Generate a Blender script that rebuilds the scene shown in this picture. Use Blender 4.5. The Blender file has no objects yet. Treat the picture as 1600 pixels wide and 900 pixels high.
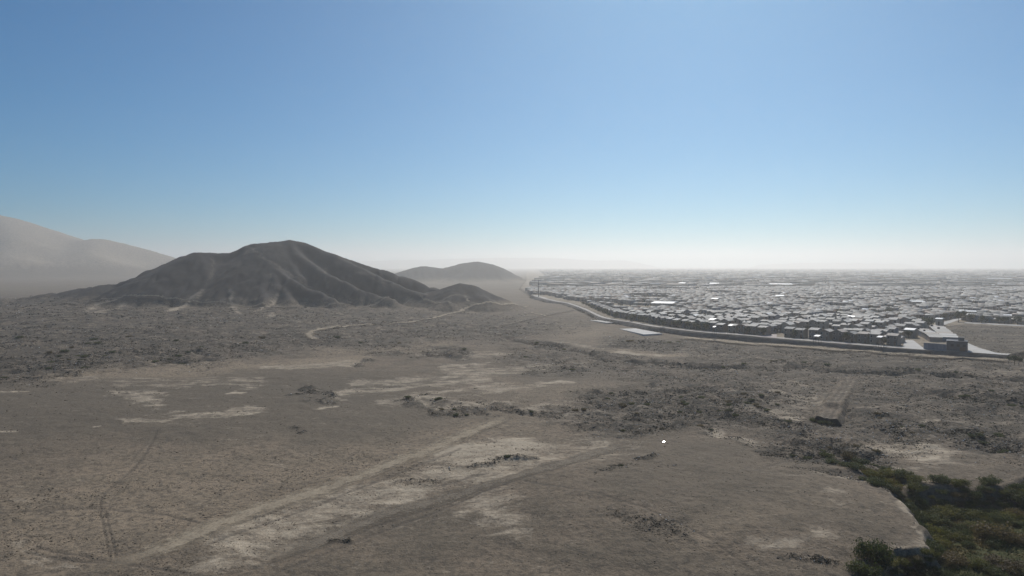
import bpy, math, random
import numpy as np
from mathutils import Vector, Matrix

# ------------------------------------------------------------------ camera, sky, sun, exposure
S = bpy.context.scene
random.seed(7); RNG = np.random.default_rng(11)
CH = 45.0                      # drone height above the plain, metres
F = 1081.0                     # focal length in photograph pixels (1600 wide)
HOR = 415.0                    # row of the horizon in the photograph
PITCH = math.atan((450.0 - HOR) / F)
cd = bpy.data.cameras.new('camera'); cam = bpy.data.objects.new('camera', cd); S.collection.objects.link(cam)
cam.location = (0, 0, CH); cam.rotation_euler = (math.pi / 2 - PITCH, 0, 0)
cd.sensor_width = 36.0; cd.lens = 36.0 * F / 1600.0; cd.clip_start = 1.0; cd.clip_end = 60000.0
S.camera = cam
SUN_EL, SUN_AZ = math.radians(39), math.radians(15)      # azimuth measured from +Y towards +X
w = bpy.data.worlds.new('World'); S.world = w; w.use_nodes = True
wn = w.node_tree.nodes; bgn = wn['Background']
sky = wn.new('ShaderNodeTexSky'); sky.sky_type = 'NISHITA'; sky.sun_disc = False
sky.sun_elevation = SUN_EL; sky.sun_rotation = SUN_AZ
sky.altitude = 1000; sky.air_density = 1.0; sky.dust_density = 1.0; sky.ozone_density = 8.0
wb = wn.new('ShaderNodeMix'); wb.data_type = 'RGBA'; wb.blend_type = 'MULTIPLY'; wb.inputs[0].default_value = 1.0; wb.inputs[7].default_value = (.38, 1.14, 1.33, 1)   # camera white balance
w.node_tree.links.new(sky.outputs[0], wb.inputs[6]); w.node_tree.links.new(wb.outputs[2], bgn.inputs[0]); bgn.inputs[1].default_value = 0.050
sl = bpy.data.lights.new('sun', 'SUN'); sl.energy = 4.0; sl.angle = math.radians(0.55); sl.color = (1.0, 0.955, 0.89)
so = bpy.data.objects.new('sun', sl); S.collection.objects.link(so)
SUND = Vector((math.sin(SUN_AZ) * math.cos(SUN_EL), math.cos(SUN_AZ) * math.cos(SUN_EL), math.sin(SUN_EL)))
so.rotation_euler = SUND.to_track_quat('Z', 'Y').to_euler(); so.location = (0, 0, 3000)
S.view_settings.view_transform = 'Standard'; S.view_settings.look = 'None'
S.view_settings.exposure = 0.0; S.view_settings.gamma = 1.0; S.view_settings.use_curve_mapping = False
S.render.engine = 'CYCLES'; S.cycles.use_denoising = True
S.cycles.max_bounces = 6; S.cycles.diffuse_bounces = 2; S.cycles.volume_bounces = 1; S.cycles.transparent_max_bounces = 12
HAZE_DENSITY, HAZE_G, HAZE_TOP = 2.1e-4, 0.60, 290.0

# ------------------------------------------------------------------ helpers
COL = S.collection.objects
def tag(o, label=None, cat=None, group=None, kind=None):
    if label: o['label'] = label
    if cat: o['category'] = cat
    if group: o['group'] = group
    if kind: o['kind'] = kind
    return o
def empty(name, loc=(0, 0, 0), rz=0.0):
    o = bpy.data.objects.new(name, None); COL.link(o); o.location = loc; o.rotation_euler = (0, 0, rz); o.empty_display_size = .3
    return o
def link(name, me, mat=None, parent=None, loc=None):
    if mat is not None and len(me.materials) == 0: me.materials.append(mat)
    o = bpy.data.objects.new(name, me); COL.link(o)
    if parent is not None: o.parent = parent
    if loc is not None: o.location = loc
    return o
def mesh_np(name, V, faces_list, smooth=False):
    """V (n,3); faces_list: list of (k,m) int arrays, each of faces with m corners"""
    me = bpy.data.meshes.new(name); V = np.asarray(V, np.float32)
    loops = np.concatenate([f.ravel() for f in faces_list]).astype(np.int32)
    tot = np.concatenate([np.full(len(f), f.shape[1], np.int32) for f in faces_list])
    start = np.concatenate([[0], np.cumsum(tot)[:-1]]).astype(np.int32)
    me.vertices.add(len(V)); me.vertices.foreach_set('co', V.ravel())
    me.loops.add(len(loops)); me.loops.foreach_set('vertex_index', loops)
    me.polygons.add(len(tot)); me.polygons.foreach_set('loop_start', start); me.polygons.foreach_set('loop_total', tot)
    if smooth: me.polygons.foreach_set('use_smooth', np.ones(len(tot), bool))
    me.update(calc_edges=True); me.validate()
    return me
def attr(me, name, dom, data):
    a = me.attributes.new(name, 'FLOAT_COLOR', dom); a.data.foreach_set('color', np.asarray(data, np.float32).ravel())
def boxes(name, bl):
    """one mesh of axis boxes (x0,x1,y0,y1,z0,z1)"""
    V = []; Q = []
    for (x0, x1, y0, y1, z0, z1) in bl:
        n = len(V); V += [(x0,y0,z0),(x1,y0,z0),(x1,y1,z0),(x0,y1,z0),(x0,y0,z1),(x1,y0,z1),(x1,y1,z1),(x0,y1,z1)]
        Q += [(n,n+3,n+2,n+1),(n+4,n+5,n+6,n+7),(n,n+1,n+5,n+4),(n+1,n+2,n+6,n+5),(n+2,n+3,n+7,n+6),(n+3,n,n+4,n+7)]
    return mesh_np(name, np.array(V, float), [np.array(Q)])
def pydata(name, V, Fc, smooth=False):
    me = bpy.data.meshes.new(name); me.from_pydata([tuple(v) for v in V], [], Fc); me.update()
    if smooth:
        for p in me.polygons: p.use_smooth = True
    return me

def P(px, py, z=0.0):
    """point of the level z that the photograph shows at (px, py)"""
    c, s = math.cos(PITCH), math.sin(PITCH)
    u = (450.0 - py) / F
    d = np.array([(px - 800.0) / F, c + u * s, -s + u * c]); t = (z - CH) / d[2]
    return np.array([d[0] * t, d[1] * t, z])
def map_coords(x, y):
    """survey coordinates of the plain (the inverse of P at level 0), in which the ground's features are listed"""
    c, s = math.cos(PITCH), math.sin(PITCH); yy = np.maximum(y, 12.0)
    depth = yy * c + CH * s; up = yy * s - CH * c
    return 800 + F * x / depth, 450 - F * up / depth
def hash2(ix, iy, seed):
    h = (ix.astype(np.int64) * 374761393 + iy.astype(np.int64) * 668265263 + seed * 974711) & 0xffffffff
    h = ((h ^ (h >> 13)) * 1274126177) & 0xffffffff
    return ((h ^ (h >> 16)) & 0xffff).astype(np.float32) / 65535.0
def vnoise(x, y, seed=0):
    xi = np.floor(x); yi = np.floor(y); fx = (x - xi).astype(np.float32); fy = (y - yi).astype(np.float32)
    fx = fx * fx * fx * (fx * (fx * 6 - 15) + 10); fy = fy * fy * fy * (fy * (fy * 6 - 15) + 10)
    a = hash2(xi, yi, seed); b = hash2(xi + 1, yi, seed); c = hash2(xi, yi + 1, seed); d = hash2(xi + 1, yi + 1, seed)
    return (a * (1 - fx) + b * fx) * (1 - fy) + (c * (1 - fx) + d * fx) * fy
def fbm(x, y, scale, octs=4, seed=0, gain=.5):
    """0..1, mean .5"""
    t = 0; a = 1.0; n = 0; ca, sa = math.cos(.6), math.sin(.6); u, v = x / scale, y / scale
    for k in range(octs):
        t = t + a * vnoise(u + 31.7 * k, v - 17.3 * k, seed + k); n += a; a *= gain
        u, v = (u * ca - v * sa) * 2.03, (u * sa + v * ca) * 2.03
    return t / n
def sstep(a, b, x):
    t = np.clip((x - a) / (b - a), 0, 1); return t * t * (3 - 2 * t)
def seg_dist(x, y, pts):
    """distance to a polyline and interpolated extra columns"""
    best = np.full(x.shape, 1e9, np.float32); ex = None; pts = np.asarray(pts, float); k = pts.shape[1] - 2
    exs = np.zeros((k,) + x.shape, np.float32)
    for a, b in zip(pts[:-1], pts[1:]):
        dx, dy = b[0] - a[0], b[1] - a[1]; L = dx * dx + dy * dy + 1e-9
        t = np.clip(((x - a[0]) * dx + (y - a[1]) * dy) / L, 0, 1)
        d = np.hypot(x - a[0] - t * dx, y - a[1] - t * dy); m = d < best
        best = np.where(m, d, best)
        for j in range(k): exs[j] = np.where(m, a[2 + j] + t * (b[2 + j] - a[2 + j]), exs[j])
    return best, exs
def in_poly(x, y, pts):
    c = np.zeros(x.shape, bool); n = len(pts)
    for i in range(n):
        x0, y0 = pts[i][:2]; x1, y1 = pts[(i + 1) % n][:2]
        if y0 == y1: continue
        c ^= ((y0 > y) != (y1 > y)) & (x < (x1 - x0) * (y - y0) / (y1 - y0) + x0)
    return c
def soft_poly(A, B, pts, feather, ax=.4):
    q = [(p[0] * ax, p[1]) for p in pts]
    d, _ = seg_dist(A * ax, B, [p for p in q] + [q[0]])
    ins = in_poly(A * ax, B, q)
    return sstep(-1.6 * feather, 1.5 * feather, np.where(ins, d, -d))
def soft_line(A, B, pts, wid, ax=.4):
    d, _ = seg_dist(A * ax, B, [(p[0] * ax, p[1]) for p in pts]); return 1 - sstep(0, wid * 1.45, d)

# ------------------------------------------------------------------ materials
def mat_new(name):
    m = bpy.data.materials.new(name); m.use_nodes = True
    return m, m.node_tree.nodes, m.node_tree.links, m.node_tree.nodes['Principled BSDF']
def plain(name, col, rough=.8, var=.18, scale=1.5, metal=0, spec=.3):
    m, n, l, b = mat_new(name)
    tc = n.new('ShaderNodeTexCoord'); nz = n.new('ShaderNodeTexNoise'); nz.inputs['Scale'].default_value = scale; nz.inputs['Detail'].default_value = 5
    l.new(tc.outputs['Object'], nz.inputs['Vector'])
    r = n.new('ShaderNodeValToRGB'); r.color_ramp.elements[0].position = .3; r.color_ramp.elements[1].position = .72
    r.color_ramp.elements[0].color = tuple(c * (1 - var) for c in col) + (1,); r.color_ramp.elements[1].color = tuple(min(1, c * (1 + var)) for c in col) + (1,)
    l.new(nz.outputs['Fac'], r.inputs[0]); l.new(r.outputs[0], b.inputs['Base Color'])
    b.inputs['Roughness'].default_value = rough; b.inputs['Metallic'].default_value = metal; b.inputs['Specular IOR Level'].default_value = spec
    return m
def N(n, l, kind, **kw):
    o = n.new(kind)
    for k, v in kw.items():
        if k in ('operation', 'blend_type', 'data_type', 'attribute_name', 'clamp'):
            setattr(o, k, v)
        else:
            key = int(k[1:]) if k[0] == '_' else k
            if hasattr(v, 'links'): l.new(v, o.inputs[key])
            else: o.inputs[key].default_value = v
    return o
def noise(n, l, pos, scale, detail=4, rough=.55, dist=0.0):
    o = n.new('ShaderNodeTexNoise'); l.new(pos, o.inputs['Vector']); o.inputs['Scale'].default_value = scale
    o.inputs['Detail'].default_value = detail; o.inputs['Roughness'].default_value = rough; o.inputs['Distortion'].default_value = dist
    return o.outputs['Fac']
def ramp(n, l, v, a, b, lo=0.0, hi=1.0):
    o = n.new('ShaderNodeMapRange'); l.new(v, o.inputs[0]); o.inputs[1].default_value = a; o.inputs[2].default_value = b
    o.inputs[3].default_value = lo; o.inputs[4].default_value = hi; return o.outputs[0]
def mth(n, l, op, a, b):
    o = n.new('ShaderNodeMath'); o.operation = op
    for i, v in enumerate((a, b)):
        if hasattr(v, 'links'): l.new(v, o.inputs[i])
        else: o.inputs[i].default_value = v
    return o.outputs[0]
def mixc(n, l, fac, a, b, mode='MIX'):
    o = n.new('ShaderNodeMix'); o.data_type = 'RGBA'; o.blend_type = mode
    for i, v in ((0, fac), (6, a), (7, b)):
        if hasattr(v, 'links'): l.new(v, o.inputs[i])
        else: o.inputs[i].default_value = v if i == 0 else tuple(v) + (1,)
    return o.outputs[2]

def ground_material():
    m, n, l, b = mat_new('desert_ground')
    pos = n.new('ShaderNodeNewGeometry').outputs['Position']
    A = n.new('ShaderNodeAttribute'); A.attribute_name = 'ma'; sa = n.new('ShaderNodeSeparateColor'); l.new(A.outputs['Color'], sa.inputs[0])
    B = n.new('ShaderNodeAttribute'); B.attribute_name = 'mb'; sb = n.new('ShaderNodeSeparateColor'); l.new(B.outputs['Color'], sb.inputs[0])
    pale, dark, red = sa.outputs[0], sa.outputs[1], sa.outputs[2]; hill, green, rut = sb.outputs[0], sb.outputs[1], sb.outputs[2]
    big = noise(n, l, pos, .018, 6, .6); mid = noise(n, l, pos, .11, 5, .6); sm = noise(n, l, pos, .75, 5, .65); fine = noise(n, l, pos, 3.2, 3, .6)
    c = mixc(n, l, ramp(n, l, big, .35, .65), (.166, .131, .094), (.222, .171, .121))
    c = mixc(n, l, ramp(n, l, mid, .40, .62, 0, .7), c, (.122, .100, .072))
    c = mixc(n, l, mth(n, l, 'MULTIPLY', red, .85), c, (.335, .262, .180))
    # pebbly speckle
    c = mixc(n, l, ramp(n, l, sm, .49, .60, 0, .62), c, (.078, .066, .052))
    c = mixc(n, l, ramp(n, l, fine, .53, .66, 0, .45), c, (.25, .212, .17))
    c = mixc(n, l, ramp(n, l, noise(n, l, pos, 1.7, 3, .6), .54, .62, 0, .5), c, (.07, .06, .05))
    c = mixc(n, l, mth(n, l, 'MULTIPLY', B.outputs['Alpha'], ramp(n, l, mid, .3, .65, .85, .45)), c, (.104, .089, .068))
    # pale salt crust, broken up
    sep = n.new('ShaderNodeVectorMath'); sep.operation = 'MULTIPLY'; l.new(pos, sep.inputs[0]); sep.inputs[1].default_value = (.5, 1.0, 1.0)
    st = noise(n, l, sep.outputs[0], .22, 7, .72, .6); st2 = noise(n, l, pos, 1.1, 4, .7)
    pn = ramp(n, l, mth(n, l, 'ADD', mth(n, l, 'MULTIPLY', st, .7), mth(n, l, 'MULTIPLY', st2, .3)), .32, .68)
    pf = ramp(n, l, mth(n, l, 'ADD', mth(n, l, 'MULTIPLY', pale, 1.0), mth(n, l, 'MULTIPLY', pn, 1.5)), 1.04, 1.85, 0, .95)
    c = mixc(n, l, pf, c, (.43, .36, .27))
    # dark stony, scrubby soil
    dm = noise(n, l, sep.outputs[0], .16, 6, .7); dsh = mth(n, l, 'ADD', mth(n, l, 'MULTIPLY', dm, .6), mth(n, l, 'MULTIPLY', sm, .4))
    dn = mth(n, l, 'MULTIPLY', ramp(n, l, dark, 0, .6), ramp(n, l, dsh, .42, .56, 0, 1))
    c = mixc(n, l, mth(n, l, 'MULTIPLY', dn, .8), c, (.056, .051, .043))
    c = mixc(n, l, mth(n, l, 'MULTIPLY', ramp(n, l, dark, .1, .6), ramp(n, l, dsh, .45, .37, 0, .75)), c, (.27, .23, .18))
    # hill rock
    hc = mixc(n, l, ramp(n, l, mid, .3, .7), (.030, .028, .028), (.048, .044, .042))
    hc = mixc(n, l, ramp(n, l, big, .5, .7, 0, .5), hc, (.066, .060, .056))
    c = mixc(n, l, hill, c, hc)
    # meadow soil in the wash
    gc = mixc(n, l, ramp(n, l, sm, .35, .65), (.040, .048, .018), (.085, .080, .032))
    gc = mixc(n, l, ramp(n, l, mid, .5, .64), gc, (.13, .092, .042))
    c = mixc(n, l, green, c, gc)
    c = mixc(n, l, mth(n, l, 'MULTIPLY', rut, .55), c, (.075, .065, .055))
    l.new(c, b.inputs['Base Color']); b.inputs['Roughness'].default_value = .95; b.inputs['Specular IOR Level'].default_value = .12
    hgt = mth(n, l, 'ADD', mth(n, l, 'MULTIPLY', sm, 1.0), mth(n, l, 'MULTIPLY', fine, .35))
    hgt = mth(n, l, 'ADD', hgt, mth(n, l, 'MULTIPLY', mid, 1.6))
    bp = n.new('ShaderNodeBump'); bp.inputs['Distance'].default_value = .8; l.new(hgt, bp.inputs['Height'])
    l.new(mth(n, l, 'MULTIPLY', ramp(n, l, dark, 0, 1, .5, .9), ramp(n, l, hill, 0, 1, 1, .35)), bp.inputs['Strength']); l.new(bp.outputs[0], b.inputs['Normal'])
    return m
M_GROUND = ground_material()

def track_material(name, col, col2):
    """worn dirt with frayed edges; 'edge' runs 0 in the middle to 1 at the rim"""
    m, n, l, b = mat_new(name)
    pos = n.new('ShaderNodeNewGeometry').outputs['Position']
    e = n.new('ShaderNodeAttribute'); e.attribute_name = 'edge'; s = n.new('ShaderNodeSeparateColor'); l.new(e.outputs['Color'], s.inputs[0])
    nz = noise(n, l, pos, .45, 5, .65); n2 = noise(n, l, pos, 2.2, 4)
    c = mixc(n, l, ramp(n, l, nz, .35, .65), col, col2)
    c = mixc(n, l, ramp(n, l, n2, .5, .7, 0, .4), c, tuple(v * .7 for v in col2))
    rutm = ramp(n, l, mth(n, l, 'ABSOLUTE', mth(n, l, 'SUBTRACT', s.outputs[0], .48), 0), .06, .18, .35, 0)
    c = mixc(n, l, rutm, c, tuple(v * .62 for v in col2))
    l.new(c, b.inputs['Base Color']); b.inputs['Roughness'].default_value = .95; b.inputs['Specular IOR Level'].default_value = .1
    a = ramp(n, l, mth(n, l, 'ADD', s.outputs[0], mth(n, l, 'MULTIPLY', mth(n, l, 'SUBTRACT', nz, .5), 2.2)), .25, 1.15, .95, 0)
    a = mth(n, l, 'MULTIPLY', a, ramp(n, l, s.outputs[0], .7, 1.0, 1, 0)); a = mth(n, l, 'MULTIPLY', a, ramp(n, l, n2, .35, .6, .55, 1))
    a = mth(n, l, 'MULTIPLY', a, s.outputs[1]); l.new(a, b.inputs['Alpha'])
    bp = n.new('ShaderNodeBump'); bp.inputs['Distance'].default_value = .2; bp.inputs['Strength'].default_value = .4; l.new(n2, bp.inputs['Height']); l.new(bp.outputs[0], b.inputs['Normal'])
    return m
M_TRACK = track_material('dirt_track', (.235, .198, .152), (.18, .15, .115))
M_TRACK_PALE = track_material('pale_dirt_track', (.41, .34, .25), (.31, .255, .185))

def attr_material(name, att, rough=.85, var=.2, scale=2.0, trans=0.0, spec=.25):
    m, n, l, b = mat_new(name)
    a = n.new('ShaderNodeAttribute'); a.attribute_name = att
    pos = n.new('ShaderNodeNewGeometry').outputs['Position']; nz = noise(n, l, pos, scale, 4)
    c = mixc(n, l, 1.0, a.outputs['Color'], ramp(n, l, nz, .3, .7, 1 - var, 1 + var), 'MULTIPLY')
    l.new(c, b.inputs['Base Color']); b.inputs['Roughness'].default_value = rough; b.inputs['Specular IOR Level'].default_value = spec
    return m
M_ATTR = attr_material('scrub_and_stone', 'pcol', .95, .25, 1.5, spec=.05)
M_HATTR = attr_material('painted_masonry', 'pcol', .8, .15, .8, spec=.15)

# ------------------------------------------------------------------ where things lie on the plain (survey coordinates)
EDGE_PX = [(832,461.5),(838,463.5),(862,470),(882.6,473),(892,475.7),(912.6,483),(931,492.6),(942.6,497),(961,500),(988,504),(1016,509.5),(1044,513),(1090,518.5),
           (1150,523),(1214,528.6),(1300,535.5),(1375,541.7),(1446,546.8),(1516,550.5),(1574,555)]
ZT = 3.0
EDGE = np.array([P(a, b, ZT)[:2] for a, b in EDGE_PX])
def densify(pts, step):
    pts = np.asarray(pts, float); out = [pts[0]]
    for a, b in zip(pts[:-1], pts[1:]):
        k = max(1, int(np.hypot(*(b - a)[:2]) / step)); out += [a + (b - a) * (i + 1) / k for i in range(k)]
    return np.array(out)
def smooth_line(pts, it=2):
    pts = np.asarray(pts, float)
    for _ in range(it):
        q = [pts[0]]
        for a, b in zip(pts[:-1], pts[1:]): q += [a * .75 + b * .25, a * .25 + b * .75]
        pts = np.array(q + [pts[-1]])
    return pts
EDGE_S = smooth_line(EDGE, 2)
PLAT = [tuple(p) for p in EDGE_S] + [tuple(P(1650, 540, ZT)[:2]), (1500, 420), (14000, 3000), (14000, 13900), (300, 13900), (40, 2000), (15, 1300)]

DENS = [  # scrub and rubble: (kind, points, size, amount)
 ('p', [(1080,560),(1640,585),(1640,735),(1480,700),(1330,700),(1200,680),(1130,640),(1050,600)], 14, .36),
 ('p', [(-90,462),(150,474),(300,476),(480,484),(800,498),(900,508),(800,532),(700,532),(640,542),(520,543),(400,550),(320,570),(260,567),(150,573),(90,592),(-90,602)], 10, .6),
 ('l', [(-90,582),(60,576),(150,560)], 15, .95), ('l', [(150,562),(240,552),(330,548)], 13, .9), ('l', [(250,564),(325,563)], 5, 1.0),
 ('l', [(330,545),(430,541),(520,533)], 9, .8), ('l', [(480,527),(600,517),(720,520),(790,523)], 8, .72), ('l', [(340,530),(420,528)], 6, .6),
 ('l', [(560,566),(572,567)], 3, 1.0), ('l', [(672,551),(720,556),(706,548)], 6, .8), ('l', [(575,555),(660,552)], 4, .55),
 ('l', [(790,529),(880,545),(950,560),(1010,566),(1060,568),(1130,572),(1250,575),(1330,581),(1480,590),(1640,600)], 6, 1.0),
 ('p', [(970,557),(1050,562),(1062,569),(1030,572),(985,568)], 3, 1.0),
 ('p', [(941,529),(1010,528),(1070,535),(1060,546),(1000,545),(948,543)], 4, .85),
 ('p', [(1060,532),(1200,540),(1400,556),(1640,575),(1640,600),(1300,578),(1100,566),(1070,552)], 5, .5),
 ('p', [(800,545),(950,568),(1100,580),(1210,590),(1210,610),(1050,600),(900,575),(800,570)], 8, .5),
 ('l', [(455,619),(490,618),(518,621)], 4, 1.0), ('l', [(466,612),(480,613)], 2.5, .9), ('l', [(462,674),(472,674)], 2, .9),
 ('l', [(640,626),(690,632),(745,640)], 7, .7), ('l', [(700,645),(745,643)], 4, 1.0), ('l', [(730,630),(800,630)], 5, .55), ('l', [(775,638),(830,643)], 4, .9),
 ('p', [(825,560),(880,565),(925,575),(900,585),(830,582)], 5, .6),
 ('l', [(935,614),(980,607),(1025,598)], 4, 1.0), ('l', [(1025,615),(1090,610)], 5, .9),
 ('p', [(920,618),(1000,605),(1140,600),(1230,612),(1230,660),(1100,672),(1010,680),(940,682),(900,668),(920,640)], 8, .78),
 ('p', [(840,640),(930,635),(960,660),(850,660)], 6, .6), ('l', [(945,678),(1010,680)], 6, .95), ('l', [(1030,676),(1100,674)], 5, .8), ('l', [(1120,680),(1200,698)], 5, .7),
 ('p', [(1100,575),(1200,590),(1300,600),(1280,640),(1200,640),(1130,610)], 8, .45),
 ('p', [(1205,655),(1270,662),(1310,672),(1370,700),(1390,735),(1330,725),(1270,720),(1210,712)], 6, .8),
 ('p', [(1300,650),(1360,640),(1420,668),(1480,690),(1430,690),(1370,680),(1310,665)], 6, .85),
 ('p', [(1330,590),(1460,595),(1460,650),(1400,665),(1330,640)], 8, .42), ('p', [(1455,600),(1640,605),(1640,650),(1500,655)], 6, .55),
 ('l', [(1470,615),(1540,622),(1640,632)], 5, 1.0), ('l', [(1400,586),(1480,588)], 4, .9),
 ('p', [(1450,660),(1520,668),(1560,688),(1640,690),(1640,725),(1540,720),(1470,700)], 6, .85), ('l', [(1240,685),(1265,678)], 3, 1.0),
 ('l', [(680,738),(708,735)], 2, .8), ('l', [(715,731),(760,724),(832,721)], 4, .75), ('l', [(610,760),(670,758)], 4, .45),
 ('l', [(970,735),(1000,732)], 4, .7), ('l', [(1000,716),(1050,712)], 2.5, .6), ('l', [(1045,735),(1072,733)], 3, .8), ('l', [(985,742),(935,745)], 3, .5),
 ('l', [(1255,880),(1320,888)], 6, .8), ('p', [(1270,742),(1350,742),(1400,770),(1385,785),(1330,765)], 4, .6),
 ('l', [(500,845),(535,843)], 2.5, .8), ('l', [(735,693),(740,694)], 2, .8),
 ('p', [(980,810),(1060,825),(1070,850),(1000,840)], 8, .3)]
PALE = [
 ('l', [(195,661),(280,652),(400,641)], 4.0, .8), ('p', [(205,612),(250,610),(262,632),(245,645),(210,640)], 5, .62), ('l', [(165,615),(260,617)], 2.5, .85),
 ('l', [(-50,617),(50,616)], 2, .85), ('l', [(-20,680),(20,677)], 2.5, .9), ('l', [(135,671),(152,669)], 2, .9), ('l', [(365,613),(392,615)], 2, .9),
 ('l', [(80,594),(330,590)], 5, .45), ('l', [(170,600),(400,596)], 4, .55), ('l', [(225,570),(330,566)], 3, .6), ('l', [(270,605),(400,603)], 3, .45),
 ('l', [(400,578),(480,572),(560,568)], 5, .7), ('l', [(520,618),(620,607),(760,588)], 7, .66), ('l', [(660,622),(740,605),(800,596)], 6, .66), ('l', [(690,575),(760,570)], 3.5, .8), ('l', [(540,605),(560,602)], 2, .8),
 ('l', [(490,634),(535,631)], 3, 1.0), ('l', [(640,622),(690,630)], 5, .85), ('l', [(700,634),(800,625)], 5, .75), ('l', [(720,557),(800,555)], 4, .6), ('l', [(780,577),(900,570)], 5, .5),
 ('l', [(560,600),(700,585),(840,575)], 7, .6), ('l', [(600,628),(720,612),(850,600)], 8, .55), ('l', [(820,640),(900,632)], 7, .6), ('l', [(850,655),(960,648)], 8, .55), ('l', [(980,640),(1100,650)], 6, .5), ('l', [(1210,600),(1290,612)], 6, .6), ('l', [(1200,628),(1280,632)], 8, .6), ('l', [(1400,640),(1500,645)], 6, .45), ('l', [(1540,660),(1620,665)], 6, .5), ('l', [(860,535),(950,545)], 4, .45), ('l', [(1050,545),(1180,552)], 4, .4), ('p', [(760,700),(960,690),(1010,700),(900,730),(820,760),(720,770)], 12, .6), ('p', [(350,815),(480,785),(600,750),(690,712),(790,690),(930,688),(870,720),(800,745),(700,772),(560,815),(440,850),(330,890),(280,890)], 12, .72),
 ('p', [(695,695),(790,680),(850,690),(830,712),(730,728),(660,740)], 6, .92),
 ('l', [(545,825),(600,800),(680,782)], 6, .85), ('l', [(640,748),(700,735),(740,722)], 4, .8),
 ('p', [(690,800),(750,775),(800,790),(815,830),(760,835),(720,815)], 15, .62), ('l', [(800,735),(880,722),(950,702)], 4, .85), ('l', [(400,870),(500,838)], 6, .8),
 ('p', [(1325,700),(1375,688),(1440,698),(1510,728),(1450,728),(1390,712)], 6, .85), ('l', [(1400,725),(1440,735)], 4, .7),
 ('l', [(1290,748),(1350,762),(1398,780),(1425,812),(1440,858)], 7, .8), ('l', [(1395,856),(1440,856)], 5, .85), ('p', [(1400,840),(1430,830),(1440,858),(1405,860)], 6, .8), ('l', [(1425,755),(1470,757)], 2.5, .95),
 ('l', [(1120,678),(1190,694)], 5, .9), ('l', [(1180,640),(1230,650)], 5, .85), ('l', [(1195,610),(1260,625)], 6, .7), ('l', [(1200,645),(1270,640)], 7, .6),
 ('l', [(1205,855),(1260,862),(1290,850)], 10, .55), ('l', [(1270,785),(1300,800)], 5, .6), ('l', [(855,598),(895,600)], 3, .9), ('l', [(960,552),(1030,553)], 2.5, .85),
 ('l', [(1420,665),(1480,664)], 3, .65), ('l', [(1480,660),(1560,668)], 4, .5), ('p', [(1440,575),(1640,580),(1640,592),(1480,586)], 3, .5), ('l', [(0,850),(100,880),(140,890)], 6, .4), ('l', [(30,882),(100,884)], 4, .6)]
REDS = [('l', [(90,588),(330,575),(560,562)], 9, .75), ('l', [(500,552),(700,540)], 8, .6), ('p', [(860,505),(930,515),(960,525),(900,530)], 7, .6), ('l', [(955,550),(1070,552)], 3.5, .8),
 ('p', [(-60,770),(250,720),(500,690),(760,650),(800,670),(500,770),(200,860),(-60,890)], 45, .5), ('p', [(800,590),(940,600),(900,620),(800,625)], 8, .45), ('l', [(1330,705),(1400,700)], 9, .5), ('l', [(1080,850),(1250,790)], 25, .35), ('l', [(1100,555),(1300,575)], 6, .35)]
GREYS = [('p', [(-60,604),(300,592),(560,578),(720,590),(640,612),(760,650),(620,672),(420,690),(200,690),(-60,705)], 12, .9), ('p', [(420,640),(700,650),(640,680),(480,700),(380,680)], 10, .9), ('p', [(960,690),(1200,700),(1330,780),(1290,830),(1100,820),(930,760)], 16, .55), ('l', [(850,860),(1050,880)], 25, .5), ('p', [(820,575),(930,580),(930,600),(820,620)], 8, .7), ('p', [(560,800),(700,800),(760,860),(600,890)], 14, .5)]
RUTS = [([(246,678),(232,705),(215,728),(190,750),(165,768),(157,780),(156,795),(164,830),(172,868)], 1.3), ([(240,690),(226,715),(208,733)], 1.1), ([(164,795),(170,820),(178,850),(183,875)], 1.3),
        ([(220,705),(205,722)], 1.0), ([(40,856),(110,870),(180,876)], 1.6), ([(60,850),(200,878),(330,900)], 1.3), ([(200,880),(290,892)], 1.5),
        ([(395,884),(560,826),(720,776),(880,731),(960,706)], 1.2), ([(430,890),(600,824),(760,770),(900,730)], 1.2), ([(300,842),(450,788),(600,733),(700,697),(790,660)], 1.1), ([(320,850),(470,795),(620,740),(720,702)], 1.0), ([(0,800),(120,790),(260,800),(330,822)], 1.0), ([(820,760),(960,790),(1100,850),(1180,900)], 1.0), ([(690,758),(760,742)], 1.2), ([(1180,745),(1240,720)], 1.0)]
VALLEY = [tuple(P(a, b)[:2]) for a, b in [(1310,930),(1335,900),(1352,878),(1395,864),(1447,859),(1438,836),(1425,812),(1402,786),(1372,766),(1400,757),(1440,754),(1500,757),(1560,760),(1600,742),(1680,735)]] + [(260, 170), (260, 20), (60, 20), (56, 80)]

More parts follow.
